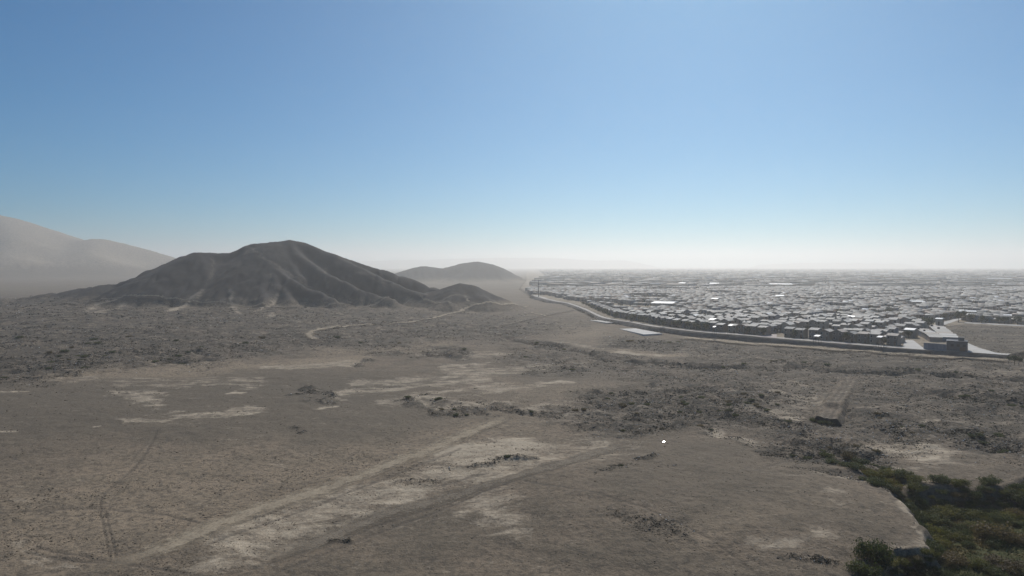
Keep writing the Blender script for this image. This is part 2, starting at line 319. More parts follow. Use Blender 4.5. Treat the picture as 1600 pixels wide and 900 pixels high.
def masks(x, y):
    A, B = map_coords(x, y)
    wob = 1.0 + 0 * A
    nx = (fbm(x, y, 22, 3, 5) - .5); ny = (fbm(x, y, 22, 3, 9) - .5)
    sc = np.clip((B - HOR) / 200.0, .12, 1.6)
    mx = fbm(x, y, 5, 3, 15) - .5; my = fbm(x, y, 5, 3, 19) - .5
    A2 = A + (nx * 60 + mx * 26) * sc; B2 = B + (ny * 22 + my * 9) * sc
    out = []
    for lst in (DENS, PALE, REDS, GREYS):
        m = np.zeros(A.shape, np.float32)
        for kind, pts, size, amt in lst:
            sx = np.array(pts, float); pad = size * 3 + 30
            box = (A2 > sx[:, 0].min() - pad * 2.5) & (A2 < sx[:, 0].max() + pad * 2.5) & (B2 > sx[:, 1].min() - pad) & (B2 < sx[:, 1].max() + pad)
            if not box.any(): continue
            v = (soft_poly if kind == 'p' else soft_line)(A2[box], B2[box], pts, size) * amt
            m[box] = np.maximum(m[box], v)
        out.append(m)
    front = (y > 20)
    dens, pale, red, grey = [np.where(front, m, 0) for m in out]; masks.grey = grey; dens = np.where(dens > 0, dens ** .75, 0)
    # the stony plain goes on to either side and far off
    side = sstep(1620, 1800, A) + sstep(-40, -200, A)
    dens = np.maximum(dens, .4 * np.clip(side, 0, 1) * (B > 470) * (B < 720))
    rut = np.zeros(A.shape, np.float32)
    for pts, wd in RUTS:
        sx = np.array(pts, float); box = (A > sx[:, 0].min() - 20) & (A < sx[:, 0].max() + 20) & (B > sx[:, 1].min() - 20) & (B < sx[:, 1].max() + 20) & front
        if box.any():
            d, _ = seg_dist(A[box], B[box], smooth_line(pts, 2)); rut[box] = np.maximum(rut[box], 1 - sstep(wd * .6, wd * 1.9, d))
    return A, B, dens, pale, red, rut

# ------------------------------------------------------------------ relief
def R3(lst):
    return [((a - 800.0) / F * d, d, CH + (HOR - b) * d / F) for a, b, d in lst]
HILLS = {
 'hill': [(.95, 8, R3([(120,447,758),(175,440,750),(215,428,750),(250,411,742),(285,397,739),(310,392,739),(360,391,750),(385,382,754),(402,377,758),(430,376,761),(455,373,765),(478,377,764),(500,386,758),(540,400,754),(600,418,750),(640,432,750),(690,450,750)])),
          (.90, 4, R3([(385,384,750),(400,398,728),(430,417,701),(480,445,664),(530,466,638)])),
          (.90, 6, R3([(300,393,739),(318,405,716),(326,430,690),(308,458,660)])),
          (.90, 4, R3([(402,402,724),(408,430,686),(412,452,656),(416,476,624)])),
          (.90, 4, R3([(398,420,698),(372,448,664),(345,468,638)])),
          (.90, 4, R3([(420,420,698),(445,450,664),(462,472,634)])),
          (.90, 5, R3([(455,374,764),(468,394,735),(505,420,705),(560,446,679),(610,462,660)])),
          (.90, 5, R3([(520,394,754),(585,424,720),(640,448,698),(680,458,679)])),
          (.92, 4, R3([(440,385,750),(452,405,724),(470,425,698)])),
          (.85, 6, R3([(255,412,739),(232,433,712),(195,455,675)])),
          (.85, 6, R3([(280,402,735),(268,428,701),(262,452,668)])),
          (.40, 18, R3([(175,440,750),(100,451,750),(40,459,750),(-60,468,750)])),
          (.55, 12, R3([(430,376,761),(470,385,818),(520,420,900)])), (.55, 12, R3([(310,392,739),(300,410,818),(280,440,885)])),
          (.050, 30, [(-700., 640., 8.5), (-480., 640., 9.0), (-300., 635., 9.5), (-160., 625., 9.0), (-80., 640., 6.0), (-35., 650., 2.0)])],
 'hill.001': [(.50, 34, R3([(610,428,1997),(640,420,1997),(662,416.5,1997),(690,418.5,2018),(722,411,2027),(745,409.5,2027),(768,414,2027),(800,430,2007),(830,439,1997)])),
              (.5, 25, R3([(745,410,2022),(730,425,1935),(700,436,1843)])), (.5, 25, R3([(662,417,1992),(655,430,1915)])), (.5, 25, R3([(770,415,2022),(785,432,1946)]))],
 'hill.002': [(.5, 8, R3([(672,455,698),(695,449,694),(720,443,694),(740,447,694),(768,460,690)])), (.5, 6, R3([(718,444,692),(712,458,664),(700,470,645)])), (.5, 6, R3([(735,446,692),(748,460,668)]))],
 'mountain': [(.40, 45, R3([(-420,360,3050),(-200,338,3050),(-60,329,3050),(0,333,3050),(30,343,3050),(52,351,3050),(78,361,3050),(100,368,3050),(128,374,3050),(150,371.5,3050),(170,373,3050),(200,380,3050),(235,388,3050),(262,397,3050),(310,412,3050)])),
              (.33, 40, R3([(0,335,2990),(20,370,2720),(10,395,2560)])), (.33, 40, R3([(150,373,2990),(140,395,2720)]))],
 'mesa': [(.5, 100, R3([(560,407,13000),(700,404,13000),(780,402,13000),(862,402.5,13000),(905,405.5,13000),(975,406.5,13000),(1010,412,13000)]))],
 'mesa.001': [(.5, 100, R3([(1190,413,13000),(1260,410.5,13000),(1400,411.5,13000),(1520,412.5,13000),(1640,412,13000)]))]}
def softplus(h, s): return s * np.logaddexp(0, h / s)
def hill_height(x, y):
    out = []
    for name, rl in HILLS.items():
        big = name in ('mountain', 'mesa', 'mesa.001'); s = {'hill': 1.3, 'hill.001': 6, 'hill.002': 2}.get(name, 14)
        r = np.array([p for rr in rl for p in rr[2]]); zm = r[:, 2].max(); pad = zm / .3 + 200
        h = np.zeros(x.shape, np.float32)
        box = (x > r[:, 0].min() - pad) & (x < r[:, 0].max() + pad) & (y > r[:, 1].min() - pad) & (y < r[:, 1].max() + pad)
        if box.any():
            xb, yb = x[box], y[box]
            wn = zm * .09; xs = xb + (fbm(xb, yb, zm * .55, 3, 21) - .5) * wn; ys = yb + (fbm(xb, yb, zm * .55, 3, 22) - .5) * wn
            acc = None
            for k, rr, pts in rl:
                d, e = seg_dist(xs, ys, pts)
                hh = e[0] - k * (np.sqrt(d * d + rr * rr) - rr)
                acc = hh / s if acc is None else np.logaddexp(acc, hh / s)
            hb = acc * s
            rg = 1 - np.abs(2 * fbm(xb, yb * .35, zm * .22, 3, 27) - 1)
            hb = hb + ((fbm(xb, yb, zm * .16, 4, 25) - .5) * zm * .03 - (rg ** 3) * zm * .05 * np.clip(1 - hb / zm, 0, 1) ** 1.2) * sstep(0, zm * .2, hb) * (.35 if big else 1)
            h[box] = softplus(hb - zm * .03, zm * .05)
        out.append(h)
    return out
def relief(x, y, A, B, dens, pale, rut):
    r = np.hypot(x, y)
    hs = hill_height(x, y); hill = np.max(hs, 0)
    ins = in_poly(x, y, PLAT); d, _ = seg_dist(x, y, EDGE_S)
    plat = np.where(ins, sstep(.3, 5.0, d), 0); plat = np.where(ins & (r > 1500), 1, plat)
    flat = 1 - plat
    lod = lambda sz: np.clip(1.6 - r * .006 / sz, 0, 1)
    und = (fbm(x, y, 95, 3, 1) - .5) * 2.6 + (fbm(x, y, 17, 3, 2) - .5) * .55
    und = und + (fbm(x, y, 4.5, 3, 3) - .5) * (.42 + 2.2 * dens) * lod(4.5) + (fbm(x, y, 1.7, 2, 8) - .5) * .16 * lod(1.3) + (fbm(x, y, 14, 3, 4) - .5) * 3.0 * dens
    mc = P(1110, 800); und = und + 2.3 * np.exp(-(((x - mc[0]) / 42) ** 2 + ((y - mc[1] - 4) / 34) ** 2) ** 1.6)
    for pts, dep in (([(790,529),(880,545),(950,560),(1010,566),(1060,568),(1130,572),(1250,575),(1330,581),(1480,590),(1640,600)], 2.2), ([(1470,615),(1540,622),(1640,632)], 1.6), ([(300,548),(325,563),(250,566),(120,585),(-80,592)], 1.6), ([(1025,615),(1090,611)], 1.2), ([(935,614),(980,607),(1025,598)], 1.0), ([(1300,700),(1340,725),(1390,760)], 1.5)):
        wl_ = np.array([P(a, b)[:2] for a, b in pts]); bx = (x > wl_[:, 0].min() - 30) & (x < wl_[:, 0].max() + 30) & (y > wl_[:, 1].min() - 30) & (y < wl_[:, 1].max() + 30)
        if bx.any():
            dd, _ = seg_dist(x[bx] + (fbm(x[bx], y[bx], 11, 3, 55) - .5) * 12, y[bx] + (fbm(x[bx], y[bx], 11, 3, 56) - .5) * 12, wl_); und[bx] = und[bx] - dep * np.exp(-(dd / 3.2) ** 2) * (.5 + fbm(x[bx], y[bx], 25, 2, 57))
    und = und - .10 * rut + .1 * pale * (fbm(x, y, 6, 2, 6) - .5)
    dv, _ = seg_dist(x, y, VALLEY + [VALLEY[0]]); dv = dv + (fbm(x, y, 6, 4, 12) - .5) * 3.4
    inv = in_poly(x, y, VALLEY); val = np.where(inv, sstep(0, np.where(y > 125, 6.0, 3.0), dv), 0)
    z = und * flat * (1 - .7 * np.clip((hill - 9) / 6, 0, 1)) * (1 - .5 * val) + plat * (ZT - .12) + hill - 4.2 * val
    z = z - .25 * np.exp(-(dv / 2.5) ** 2) * (~inv)
    return z, hs, val, plat

# polar survey grid about the drone's foot point: fine ahead, coarse behind
def ring_radii():
    rs = [6, 14, 24, 36, 50, 64, 76]; r = 84.0
    while r < 15000:
        rs.append(r); st = .0026 * r ** 1.12
        if 585 < r < 800: st *= .55
        if 1100 < r: st *= 1.35
        r += st
    return np.array(rs)
RR = ring_radii()
TH_D = np.radians(np.linspace(-41, 41, 780)); TH_C = np.radians(np.linspace(41, 319, 58))[1:-1]
TH = np.concatenate([TH_D, TH_C]); NT, NR = len(TH), len(RR)
GX = (RR[:, None] * np.sin(TH)[None, :]).ravel(); GY = (RR[:, None] * np.cos(TH)[None, :]).ravel()
A_, B_, DE, PA, RE, RU = masks(GX, GY); GR = masks.grey
GZ, HS, VAL, PLT = relief(GX, GY, A_, B_, DE, PA, RU)
ZGRID = GZ.reshape(NR, NT)
def zat(x, y):
    x = np.atleast_1d(np.asarray(x, float)); y = np.atleast_1d(np.asarray(y, float)); r = np.hypot(x, y); t = np.arctan2(x, y)
    i = np.clip(np.searchsorted(RR, r) - 1, 0, NR - 2); a = np.clip((r - RR[i]) / (RR[i + 1] - RR[i]), 0, 1)
    nd = len(TH_D); tt = np.clip((t - TH_D[0]) / (TH_D[-1] - TH_D[0]) * (nd - 1), 0, nd - 1.001); j = tt.astype(int); b = tt - j
    return (ZGRID[i, j] * (1 - b) + ZGRID[i, j + 1] * b) * (1 - a) + (ZGRID[i + 1, j] * (1 - b) + ZGRID[i + 1, j + 1] * b) * a

def PS(px, py):
    c, s = math.cos(PITCH), math.sin(PITCH); u = (450.0 - py) / F
    t = 85 * (3600 / 85) ** np.linspace(0, 1, 4000); X = (px - 800.0) / F * t; Y = (c + u * s) * t; Z = CH + (-s + u * c) * t
    hit = np.nonzero(Z <= zat(X, Y))[0]; k = hit[0] if len(hit) else len(t) - 1
    return np.array([X[k], Y[k]])
for pts, wd, am in (([(135,486),(150,476),(192,463)], 5, .8), ([(262,486),(290,472),(318,455)], 6, .95), ([(362,452),(363,472),(372,490)], 4, .85), ([(400,486),(425,474),(432,460)], 5, .9), ([(418,497),(432,485)], 4, .7), ([(148,489),(190,476)], 6, .75),
                    ([(385,384),(410,402),(440,421),(470,440),(520,464)], 3.0, .6), ([(330,402),(332,425),(322,448)], 2.5, .45), ([(420,428),(431,450)], 2.5, .6), ([(508,420),(512,450)], 2.5, .45), ([(560,425),(600,445),(640,456)], 2.5, .4), ([(690,470),(727,462),(730,476)], 3, .6)):
    w_ = np.array([PS(*p) for p in pts]); bx = (GX > w_[:, 0].min() - 30) & (GX < w_[:, 0].max() + 30) & (GY > w_[:, 1].min() - 60) & (GY < w_[:, 1].max() + 60)
    d_, _ = seg_dist(GX[bx] + (fbm(GX[bx], GY[bx], 9, 3, 50) - .5) * 10, GY[bx], w_); PA[bx] = np.maximum(PA[bx], am * (1 - sstep(0, wd * 1.3, d_)))
def build_terrain():
    V = np.stack([GX, GY, GZ], 1)
    i, j = np.meshgrid(np.arange(NR - 1), np.arange(NT), indexing='ij'); j2 = (j + 1) % NT
    Q = np.stack([i * NT + j, i * NT + j2, (i + 1) * NT + j2, (i + 1) * NT + j], -1).reshape(-1, 4)[:, ::-1]
    hm = np.stack(HS, 0); best = hm.argmax(0); hv = hm.max(0)
    names = list(HILLS)
    th = np.array([12.0, 4.0, 10.0, 30.0, 12.0, 12.0])
    own = np.where(hv > th[best], best, -1)
    fo = own[Q]; face_owner = np.where((fo == fo[:, :1]).all(1), fo[:, 0], -1)
    hillm = np.clip(sstep(10.0, 17.0, HS[0]) + sstep(9, 13, HS[2]) + sstep(2, 14, HS[1]) + 0 * HS[3] + sstep(5, 30, HS[4]), 0, 1)
    hillm = hillm * (1 - .75 * PA)
    LOTM = in_poly(GX, GY, [tuple(P(a, b, ZT)[:2]) for a, b in [(1512,536),(1560,552),(1640,566),(1700,560),(1700,516),(1560,509),(1508,506),(1470,511)]]).astype(np.float32)
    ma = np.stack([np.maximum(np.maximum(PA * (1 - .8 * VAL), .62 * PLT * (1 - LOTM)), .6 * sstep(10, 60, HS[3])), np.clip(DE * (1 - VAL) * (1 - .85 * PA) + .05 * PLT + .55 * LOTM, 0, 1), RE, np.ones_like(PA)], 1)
    mb = np.stack([hillm, VAL * sstep(.55, .95, VAL), RU, GR], 1)
    lab = {-1: ('ground', 'flat grey-brown desert plain with pale crust and dark scrubby soil', 'ground'),
           0: ('hill', 'large dark ridged desert hill with deep gullies and several spurs', 'hill'),
           1: ('hill', 'smaller hazy double-humped hill behind the large hill', 'hill'),
           2: ('hill', 'small dark knoll at the end of the large hill', 'hill'),
           3: ('mountain', 'tall pale blue mountain ridge fading into haze at the left edge', 'mountain'),
           4: ('mesa', 'faint flat-topped mesa in the haze behind the smaller hill', 'mesa'),
           5: ('mesa', 'faint low mesa on the horizon behind the town', 'mesa')}
    for k, (nm, lb, ct) in lab.items():
        q = Q[face_owner == k]; u, inv = np.unique(q, return_inverse=True); q = inv.reshape(-1, 4)
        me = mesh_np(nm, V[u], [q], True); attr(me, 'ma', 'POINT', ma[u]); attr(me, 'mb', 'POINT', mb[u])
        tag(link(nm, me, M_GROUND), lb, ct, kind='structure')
build_terrain()

# ------------------------------------------------------------------ dirt tracks: strips that follow the ground
def strip(name, pts, wid, mat, label, lift=.07, kind='structure', step=None, fade=3.0, ncross=9, wl=14.0, z=None, cat='track'):
    pts = np.array([PS(a, b) for a, b in pts]) if z is None else np.array([P(a, b, z)[:2] for a, b in pts])
    pts = smooth_line(pts, 3); L = np.hypot(*np.diff(pts, axis=0).T).sum(); d = np.hypot(*pts.mean(0))
    pts = densify(pts, step or max(.8, d * .006)); tg = np.gradient(pts, axis=0); tg /= np.linalg.norm(tg, axis=1)[:, None] + 1e-9
    nm = np.stack([-tg[:, 1], tg[:, 0]], 1); s = np.cumsum(np.r_[0, np.hypot(*np.diff(pts, axis=0).T)])
    ww = wid * 1.35 * (.8 + .5 * fbm(s, s * 0 + 3, wl, 3, 40)); off = (fbm(s, s * 0 + 9, 30, 3, 44) - .5) * wid * .8
    k = np.linspace(-1, 1, ncross)
    XY = pts[:, None] + nm[:, None] * (k[None, :, None] * ww[:, None, None] * .5 + off[:, None, None])
    Z = zat(XY[..., 0].ravel(), XY[..., 1].ravel()).reshape(XY.shape[:2]) + lift * (1 + d * .003)
    V = np.concatenate([XY, Z[..., None]], -1).reshape(-1, 3); n, m = XY.shape[:2]
    i, j = np.meshgrid(np.arange(n - 1), np.arange(m - 1), indexing='ij')
    Q = np.stack([i * m + j, i * m + j + 1, (i + 1) * m + j + 1, (i + 1) * m + j], -1).reshape(-1, 4)
    me = mesh_np(name, V, [Q], True)
    e = np.broadcast_to(np.abs(k)[None], (n, m)); fd = np.minimum(sstep(0, fade * wid, s), sstep(0, fade * wid, s[-1] - s))
    fd = np.broadcast_to(fd[:, None], (n, m))
    attr(me, 'edge', 'POINT', np.stack([e, fd, e * 0, e * 0 + 1], -1).reshape(-1, 4))
    return tag(link(name, me, mat), label, cat, kind=kind)
strip('dirt_track', [(120,905),(180,880),(250,855),(330,822),(400,795),(480,770),(560,742),(640,712),(700,690),(760,664),(800,648)], 5.2, M_TRACK_PALE, 'pale wheel-worn dirt track running diagonally across the sandy foreground')
strip('dirt_track', [(380,885),(480,850),(560,818),(640,790),(720,770),(800,745),(870,725),(930,706),(1000,688)], 4.6, M_TRACK, 'broad brown dirt track just right of the diagonal one, through pale crust')
strip('dirt_track', [(497,534),(486,530),(479,523),(490,516),(520,511),(560,508),(620,506),(660,501),(700,491),(725,483),(740,477),(760,475.5),(800,477),(830,478)], 4.5, M_TRACK_PALE, 'winding pale dirt track crossing the plain below the small knoll', lift=.25)
strip('dirt_track', [(738,478),(730,472),(727,463)], 3.5, M_TRACK_PALE, 'short pale trail climbing the small knoll', lift=.3)
strip('dirt_track', [(648,456),(658,462),(664,468),(690,474),(715,482)], 4.0, M_TRACK, 'dirt track between the large hill and the small knoll', lift=.3)
strip('dirt_track', [(40,478),(120,470),(200,468),(290,470),(360,476),(450,482),(520,478),(600,470),(650,460)], 4.0, M_TRACK, 'pale trail along the foot of the large hill', lift=.35)
strip('dirt_track', [(900,485),(870,490),(835,498),(805,505),(780,512)], 4.5, M_TRACK, 'faint dirt track between the winding track and the white street', lift=.25)
strip('dirt_track', [(826,488),(850,493),(866,498)], 3.5, M_TRACK_PALE, 'short pale dirt spur off the faint track', lift=.25)
strip('dirt_track', [(1040,527),(1090,531),(1150,536),(1214,541),(1300,547.5),(1375,553),(1450,558),(1530,563),(1640,569)], 7.5, M_TRACK_PALE, 'straight dirt track at the foot of the town embankment', lift=.45)

# ------------------------------------------------------------------ haze: even dusty air round the whole place
def build_haze():
    R = 17000.0
    me = boxes('haze', [(-R, R, -R, R, -9.5, HAZE_TOP)])
    m = bpy.data.materials.new('haze'); m.use_nodes = True; n = m.node_tree.nodes; n.clear()
    out = n.new('ShaderNodeOutputMaterial'); v = n.new('ShaderNodeVolumePrincipled')
    v.inputs['Color'].default_value = (1.0, .97, .925, 1); v.inputs['Density'].default_value = HAZE_DENSITY; v.inputs['Anisotropy'].default_value = HAZE_G
    m.node_tree.links.new(v.outputs[0], out.inputs['Volume'])
    tag(link('haze', me, m), 'pale dusty haze over the whole plain', 'haze', kind='stuff')
build_haze()
# ------------------------------------------------------------------ the edge of town: embankment wall, street
M_CONC = plain('pale_concrete', (.40, .38, .35), .85, .12, .4)
M_STREET = plain('dusty_concrete_street', (.46, .44, .41), .9, .12, .15)
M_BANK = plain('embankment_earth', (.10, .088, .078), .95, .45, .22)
def side_normals(pts):
    tg = np.gradient(pts, axis=0); tg /= np.linalg.norm(tg, axis=1)[:, None]; return np.stack([-tg[:, 1], tg[:, 0]], 1)   # points into the town
def sweep(name, pts, prof, mat):
    """sweep a cross profile [(inward, z)...] along a polyline on the plain"""
    n = side_normals(pts); prof = np.array(prof, float); m = len(prof)
    V = np.concatenate([pts[:, None] + n[:, None] * prof[None, :, 0:1], np.broadcast_to(prof[None, :, 1:2], (len(pts), m, 1))], -1).reshape(-1, 3)
    i, j = np.meshgrid(np.arange(len(pts) - 1), np.arange(m - 1), indexing='ij')
    Q = np.stack([i * m + j, (i + 1) * m + j, (i + 1) * m + j + 1, i * m + j + 1], -1).reshape(-1, 4)
    if name == 'embankment':
        W3 = V.reshape(len(pts), m, 3); q = fbm(np.arange(len(pts)) * 4.0, np.zeros(len(pts)), 14, 3, 61) - .5
        W3[:, 2:5, 2] += (q * .5)[:, None] * np.array([.4, 1, 1])[None]; W3[:, :2, :2] -= n[:, None] * (q * 2.2 + .3)[:, None, None]; V = W3.reshape(-1, 3)
    return link(name, mesh_np(name, V, [Q]), mat)
EP = densify(smooth_line(EDGE, 2), 4.0)
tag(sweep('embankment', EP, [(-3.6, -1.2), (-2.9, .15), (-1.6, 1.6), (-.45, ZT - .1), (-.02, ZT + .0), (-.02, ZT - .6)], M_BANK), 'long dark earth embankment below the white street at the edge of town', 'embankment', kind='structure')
def street_strip(name, pts, w0, w1, z, label, mat=None):
    n = side_normals(pts); k = np.linspace(0, 1, 4)
    XY = pts[:, None] + n[:, None] * (w0 + (w1 - w0) * k)[None, :, None]
    V = np.concatenate([XY, np.full(XY.shape[:2] + (1,), z)], -1).reshape(-1, 3); m = 4
    i, j = np.meshgrid(np.arange(len(pts) - 1), np.arange(m - 1), indexing='ij')
    Q = np.stack([i * m + j, (i + 1) * m + j, (i + 1) * m + j + 1, i * m + j + 1], -1).reshape(-1, 4)
    return tag(link(name, mesh_np(name, V, [Q]), mat or M_STREET), label, 'street', kind='structure')
M_FRONT, n_f, l_f, b_f = mat_new('dusty_front_street'); p_f = n_f.new('ShaderNodeNewGeometry').outputs['Position']
c_f = mixc(n_f, l_f, ramp(n_f, l_f, noise(n_f, l_f, p_f, .12, 6, .7), .38, .6), (.46, .43, .385), (.30, .265, .225)); c_f = mixc(n_f, l_f, ramp(n_f, l_f, noise(n_f, l_f, p_f, .6, 4, .7), .55, .68, 0, .8), c_f, (.16, .14, .12))
l_f.new(c_f, b_f.inputs['Base Color']); b_f.inputs['Roughness'].default_value = .9
street_strip('street', EP, .02, 7.6, ZT + .03, mat=M_FRONT, label='long white street along the edge of town above the embankment')
def sheet(name, px, z, mat, label, cat, kind='structure'):
    V = [P(a, b, z) for a, b in px]; me = pydata(name, V, [list(range(len(V)))[::-1]])
    o = tag(link(name, me, mat), label, cat, kind=kind)
    return o
sheet('side_street', [(1410,543.6),(1446,546.2),(1438,540),(1427,531.5),(1414,531.0),(1412,537)], ZT + .06, M_STREET, 'pale side street opening between the front row and the blue wall', 'street')
sheet('side_street', [(1513,550.0),(1530,551.4),(1574,554.6),(1556,551),(1530,543.5),(1512,536),(1506,536),(1512,543)], ZT + .06, M_STREET, 'wide pale street beside the dark blue building', 'street')
sheet('side_street', [(1180,525.6),(1213,528.0),(1214,522.5),(1206,522)], ZT + .06, plain('pinkish_concrete', (.40, .34, .31), .9, .1, .2), 'pinkish driveway apron between two runs of front row houses', 'street')
sheet('side_street', [(1446,512.5),(1456,513.5),(1480,506),(1506,497.5),(1499,496.5),(1470,504)], ZT + .06, M_STREET, 'pale street running back from the vacant lot into town', 'street')
sheet('side_street', [(1506,504.6),(1560,507.6),(1640,511.6),(1640,509.8),(1560,506.2),(1508,503.4)], ZT + .06, M_STREET, 'narrow pale street along the back of the vacant lot', 'street')
def slab(name, px, z0, z1, mat, label, cat):
    T = [P(a, b, z1) for a, b in px]; n = len(T); Bm = [np.array([t[0], t[1], z0]) for t in T]
    c = sum(T) / n; ar = sum((T[i][0] - c[0]) * (T[(i + 1) % n][1] - c[1]) - (T[(i + 1) % n][0] - c[0]) * (T[i][1] - c[1]) for i in range(n))
    if ar < 0: T = T[::-1]; Bm = Bm[::-1]
    Fc = [list(range(n))] + [[n + i, n + (i + 1) % n, (i + 1) % n, i] for i in range(n)]
    return tag(link(name, pydata(name, T + Bm, Fc), mat), label, cat)
z0 = float(zat(*P(1000, 517)[:2])[0])
slab('concrete_pad', [(968,513.8),(993,512.9),(1035,520.8),(1006,522.4)], z0 - .8, z0 + .55, plain('white_concrete', (.50, .48, .445), .85, .14, .12), 'white concrete pad alone on the plain below the street', 'pad')
z0 = float(zat(*P(930, 502)[:2])[0])
slab('concrete_pad', [(920,500.2),(935,500.0),(958,503.6),(948,504.4)], z0 - .8, z0 + .45, M_CONC, 'small dull concrete slab behind the white pad', 'pad')

# ------------------------------------------------------------------ houses
WALLC = [(.32,.28,.24),(.26,.245,.235),(.38,.33,.28),(.23,.24,.27),(.34,.26,.22),(.21,.195,.18)]
ROOFC = [(.35,.33,.295),(.30,.285,.26),(.40,.375,.34),(.20,.195,.185),(.34,.285,.24),(.47,.45,.415)]
M_WALLS = [plain('house_plaster', tuple(v * .95 for v in c), .9, .15, .5) for c in WALLC] + [plain('shaded_house_plaster', tuple(v * .58 for v in c), .9, .2, .5) for c in WALLC]  # second set darker: front row facade shade put into the colour
def roof_mat(c):
    m, n, l, b = mat_new('corrugated_fibre_cement')
    tc = n.new('ShaderNodeTexCoord'); nz = noise(n, l, tc.outputs['Object'], .8, 5, .6)
    wv = n.new('ShaderNodeTexWave'); wv.inputs['Scale'].default_value = 1.3; l.new(tc.outputs['Object'], wv.inputs['Vector'])
    col = mixc(n, l, ramp(n, l, nz, .35, .65), tuple(v * .8 for v in c), tuple(min(1, v * 1.12) for v in c)); l.new(col, b.inputs['Base Color'])
    b.inputs['Roughness'].default_value = .65; b.inputs['Specular IOR Level'].default_value = .3
    bp = n.new('ShaderNodeBump'); bp.inputs['Distance'].default_value = .05; l.new(wv.outputs['Fac'], bp.inputs['Height']); l.new(bp.outputs[0], b.inputs['Normal'])
    return m
M_ROOFS = [roof_mat(c) for c in ROOFC]
M_WHITE = plain('white_metal_roof', (.66, .655, .64), .5, .16, .35, spec=.4)
M_GLASS = plain('window_glass', (.03, .035, .04), .12, .1, 1, spec=.6)
M_DOOR = plain('wooden_door', (.10, .065, .045), .7, .2, 2)
M_TANK = plain('water_tank_plastic', (.05, .055, .06), .5, .1, 2)
M_BLUE = plain('pale_blue_paint', (.19, .21, .25), .8, .08, .3); M_NAVY = plain('dark_blue_paint', (.06, .068, .09), .8, .15, .4)

HW, HD = 5.2, 6.6                                   # frontage and depth
def house_meshes(h, rise, ridge_x, tag_):
    """wall block with gables and a two-leaf roof; frontage looks to -Y, base at z 0"""
    x, y = HW / 2, HD / 2
    V = [(-x,-y,-.6),(x,-y,-.6),(x,y,-.6),(-x,y,-.6),(-x,-y,h),(x,-y,h),(x,y,h),(-x,y,h)]
    if ridge_x: V += [(-x,0,h+rise),(x,0,h+rise)]; Fc = [(0,1,5,4),(2,3,7,6),(1,2,6,9,5),(3,0,4,8,7)]
    else: V += [(0,-y,h+rise),(0,y,h+rise)]; Fc = [(1,2,6,5),(3,0,4,7),(0,1,5,8,4),(2,3,7,9,6)]
    wm = pydata('house_wall' + tag_, V, Fc)
    o, t = .45, .14
    def leaf(sg):
        if ridge_x:
            e = y + o; ze = h - rise * o / y; q = [(-x-.2,sg*e,ze),(x+.2,sg*e,ze),(x+.2,0,h+rise),(-x-.2,0,h+rise)]
        else:
            e = x + o; ze = h - rise * o / x; q = [(sg*e,-y-o,ze),(sg*e,y+o,ze),(0,y+o,h+rise),(0,-y-o,h+rise)]
        return [(a, b, c + .03) for a, b, c in q]
    V = []; Fc = []
    for sg in (-1, 1):
        q = leaf(sg); n = len(V); V += q + [(a, b, c + t) for a, b, c in q]
        Fc += [(n,n+1,n+2,n+3),(n+4,n+7,n+6,n+5),(n,n+4,n+5,n+1),(n+1,n+5,n+6,n+2),(n+3,n+2,n+6,n+7),(n,n+3,n+7,n+4)]
    rm = pydata('house_roof' + tag_, V, Fc)
    return wm, rm
KINDS_H = {'two': (5.0, .8, True), 'twog': (5.0, 1.0, False), 'one': (2.8, .6, True)}
PROTO = {}
for kk, (h, r, rx) in KINDS_H.items():
    wm, rm = house_meshes(h, r, rx, '_' + kk); PROTO[kk] = ([], [])
    for mt in M_WALLS:
        c = wm.copy(); c.materials.append(mt); PROTO[kk][0].append(c)
    for mt in M_ROOFS + [M_WHITE]:
        c = rm.copy(); c.materials.append(mt); PROTO[kk][1].append(c)
WIN = boxes('window', [(-.6, .6, -.03, .03, -.55, .55)]); WIN.materials.append(M_GLASS)
WFR = boxes('window_frame', [(-.72, -.6, -.06, .04, -.67, .67), (.6, .72, -.06, .04, -.67, .67), (-.6, .6, -.06, .04, .55, .67), (-.6, .6, -.06, .04, -.67, -.55)]); WFR.materials.append(M_CONC)
DOOR = boxes('door', [(-.5, .5, -.05, .05, 0, 2.05)]); DOOR.materials.append(M_DOOR)
def tank_mesh():
    V = []; Fc = []; n = 10
    for z, r in ((0, .5), (.9, .5), (1.05, .3)):
        V += [(r * math.cos(6.2832 * i / n), r * math.sin(6.2832 * i / n), z) for i in range(n)]
    for k in (0, 1): Fc += [(k*n+i, k*n+(i+1)%n, (k+1)*n+(i+1)%n, (k+1)*n+i) for i in range(n)]
    Fc.append(tuple(range(2*n, 3*n))); return pydata('water_tank', V, Fc)
TANK = tank_mesh(); TANK.materials.append(M_TANK)
def put_house(x, y, z, rz, sx, kk, wi, ri, label, group, rnd, detail=True):
    h, rise, rx = KINDS_H[kk]
    root = empty('house', (x, y, z), rz); root.scale = (sx, 1, rnd.uniform(.88, 1.1)); tag(root, label, 'house', group)
    link('wall', PROTO[kk][0][wi], None, root); rf = link('roof', PROTO[kk][1][ri], None, root)
    if detail:
        floors = (1.5, 3.9) if kk != 'one' else (1.5,)
        for f in floors:
            for xx in ((-1.6, 1.6) if f > 2 else (-1.6,)):
                wd = link('window', WIN, None, root, (xx, -HD / 2 - .01, f)); link('frame', WFR, None, wd)
        link('door', DOOR, None, root, (1.5, -HD / 2 - .02, 0))
        if rnd.random() < .22 and rx: link('water_tank', TANK, None, rf, (rnd.uniform(-2, 2), 1.0, h + rise * .7))
    return root

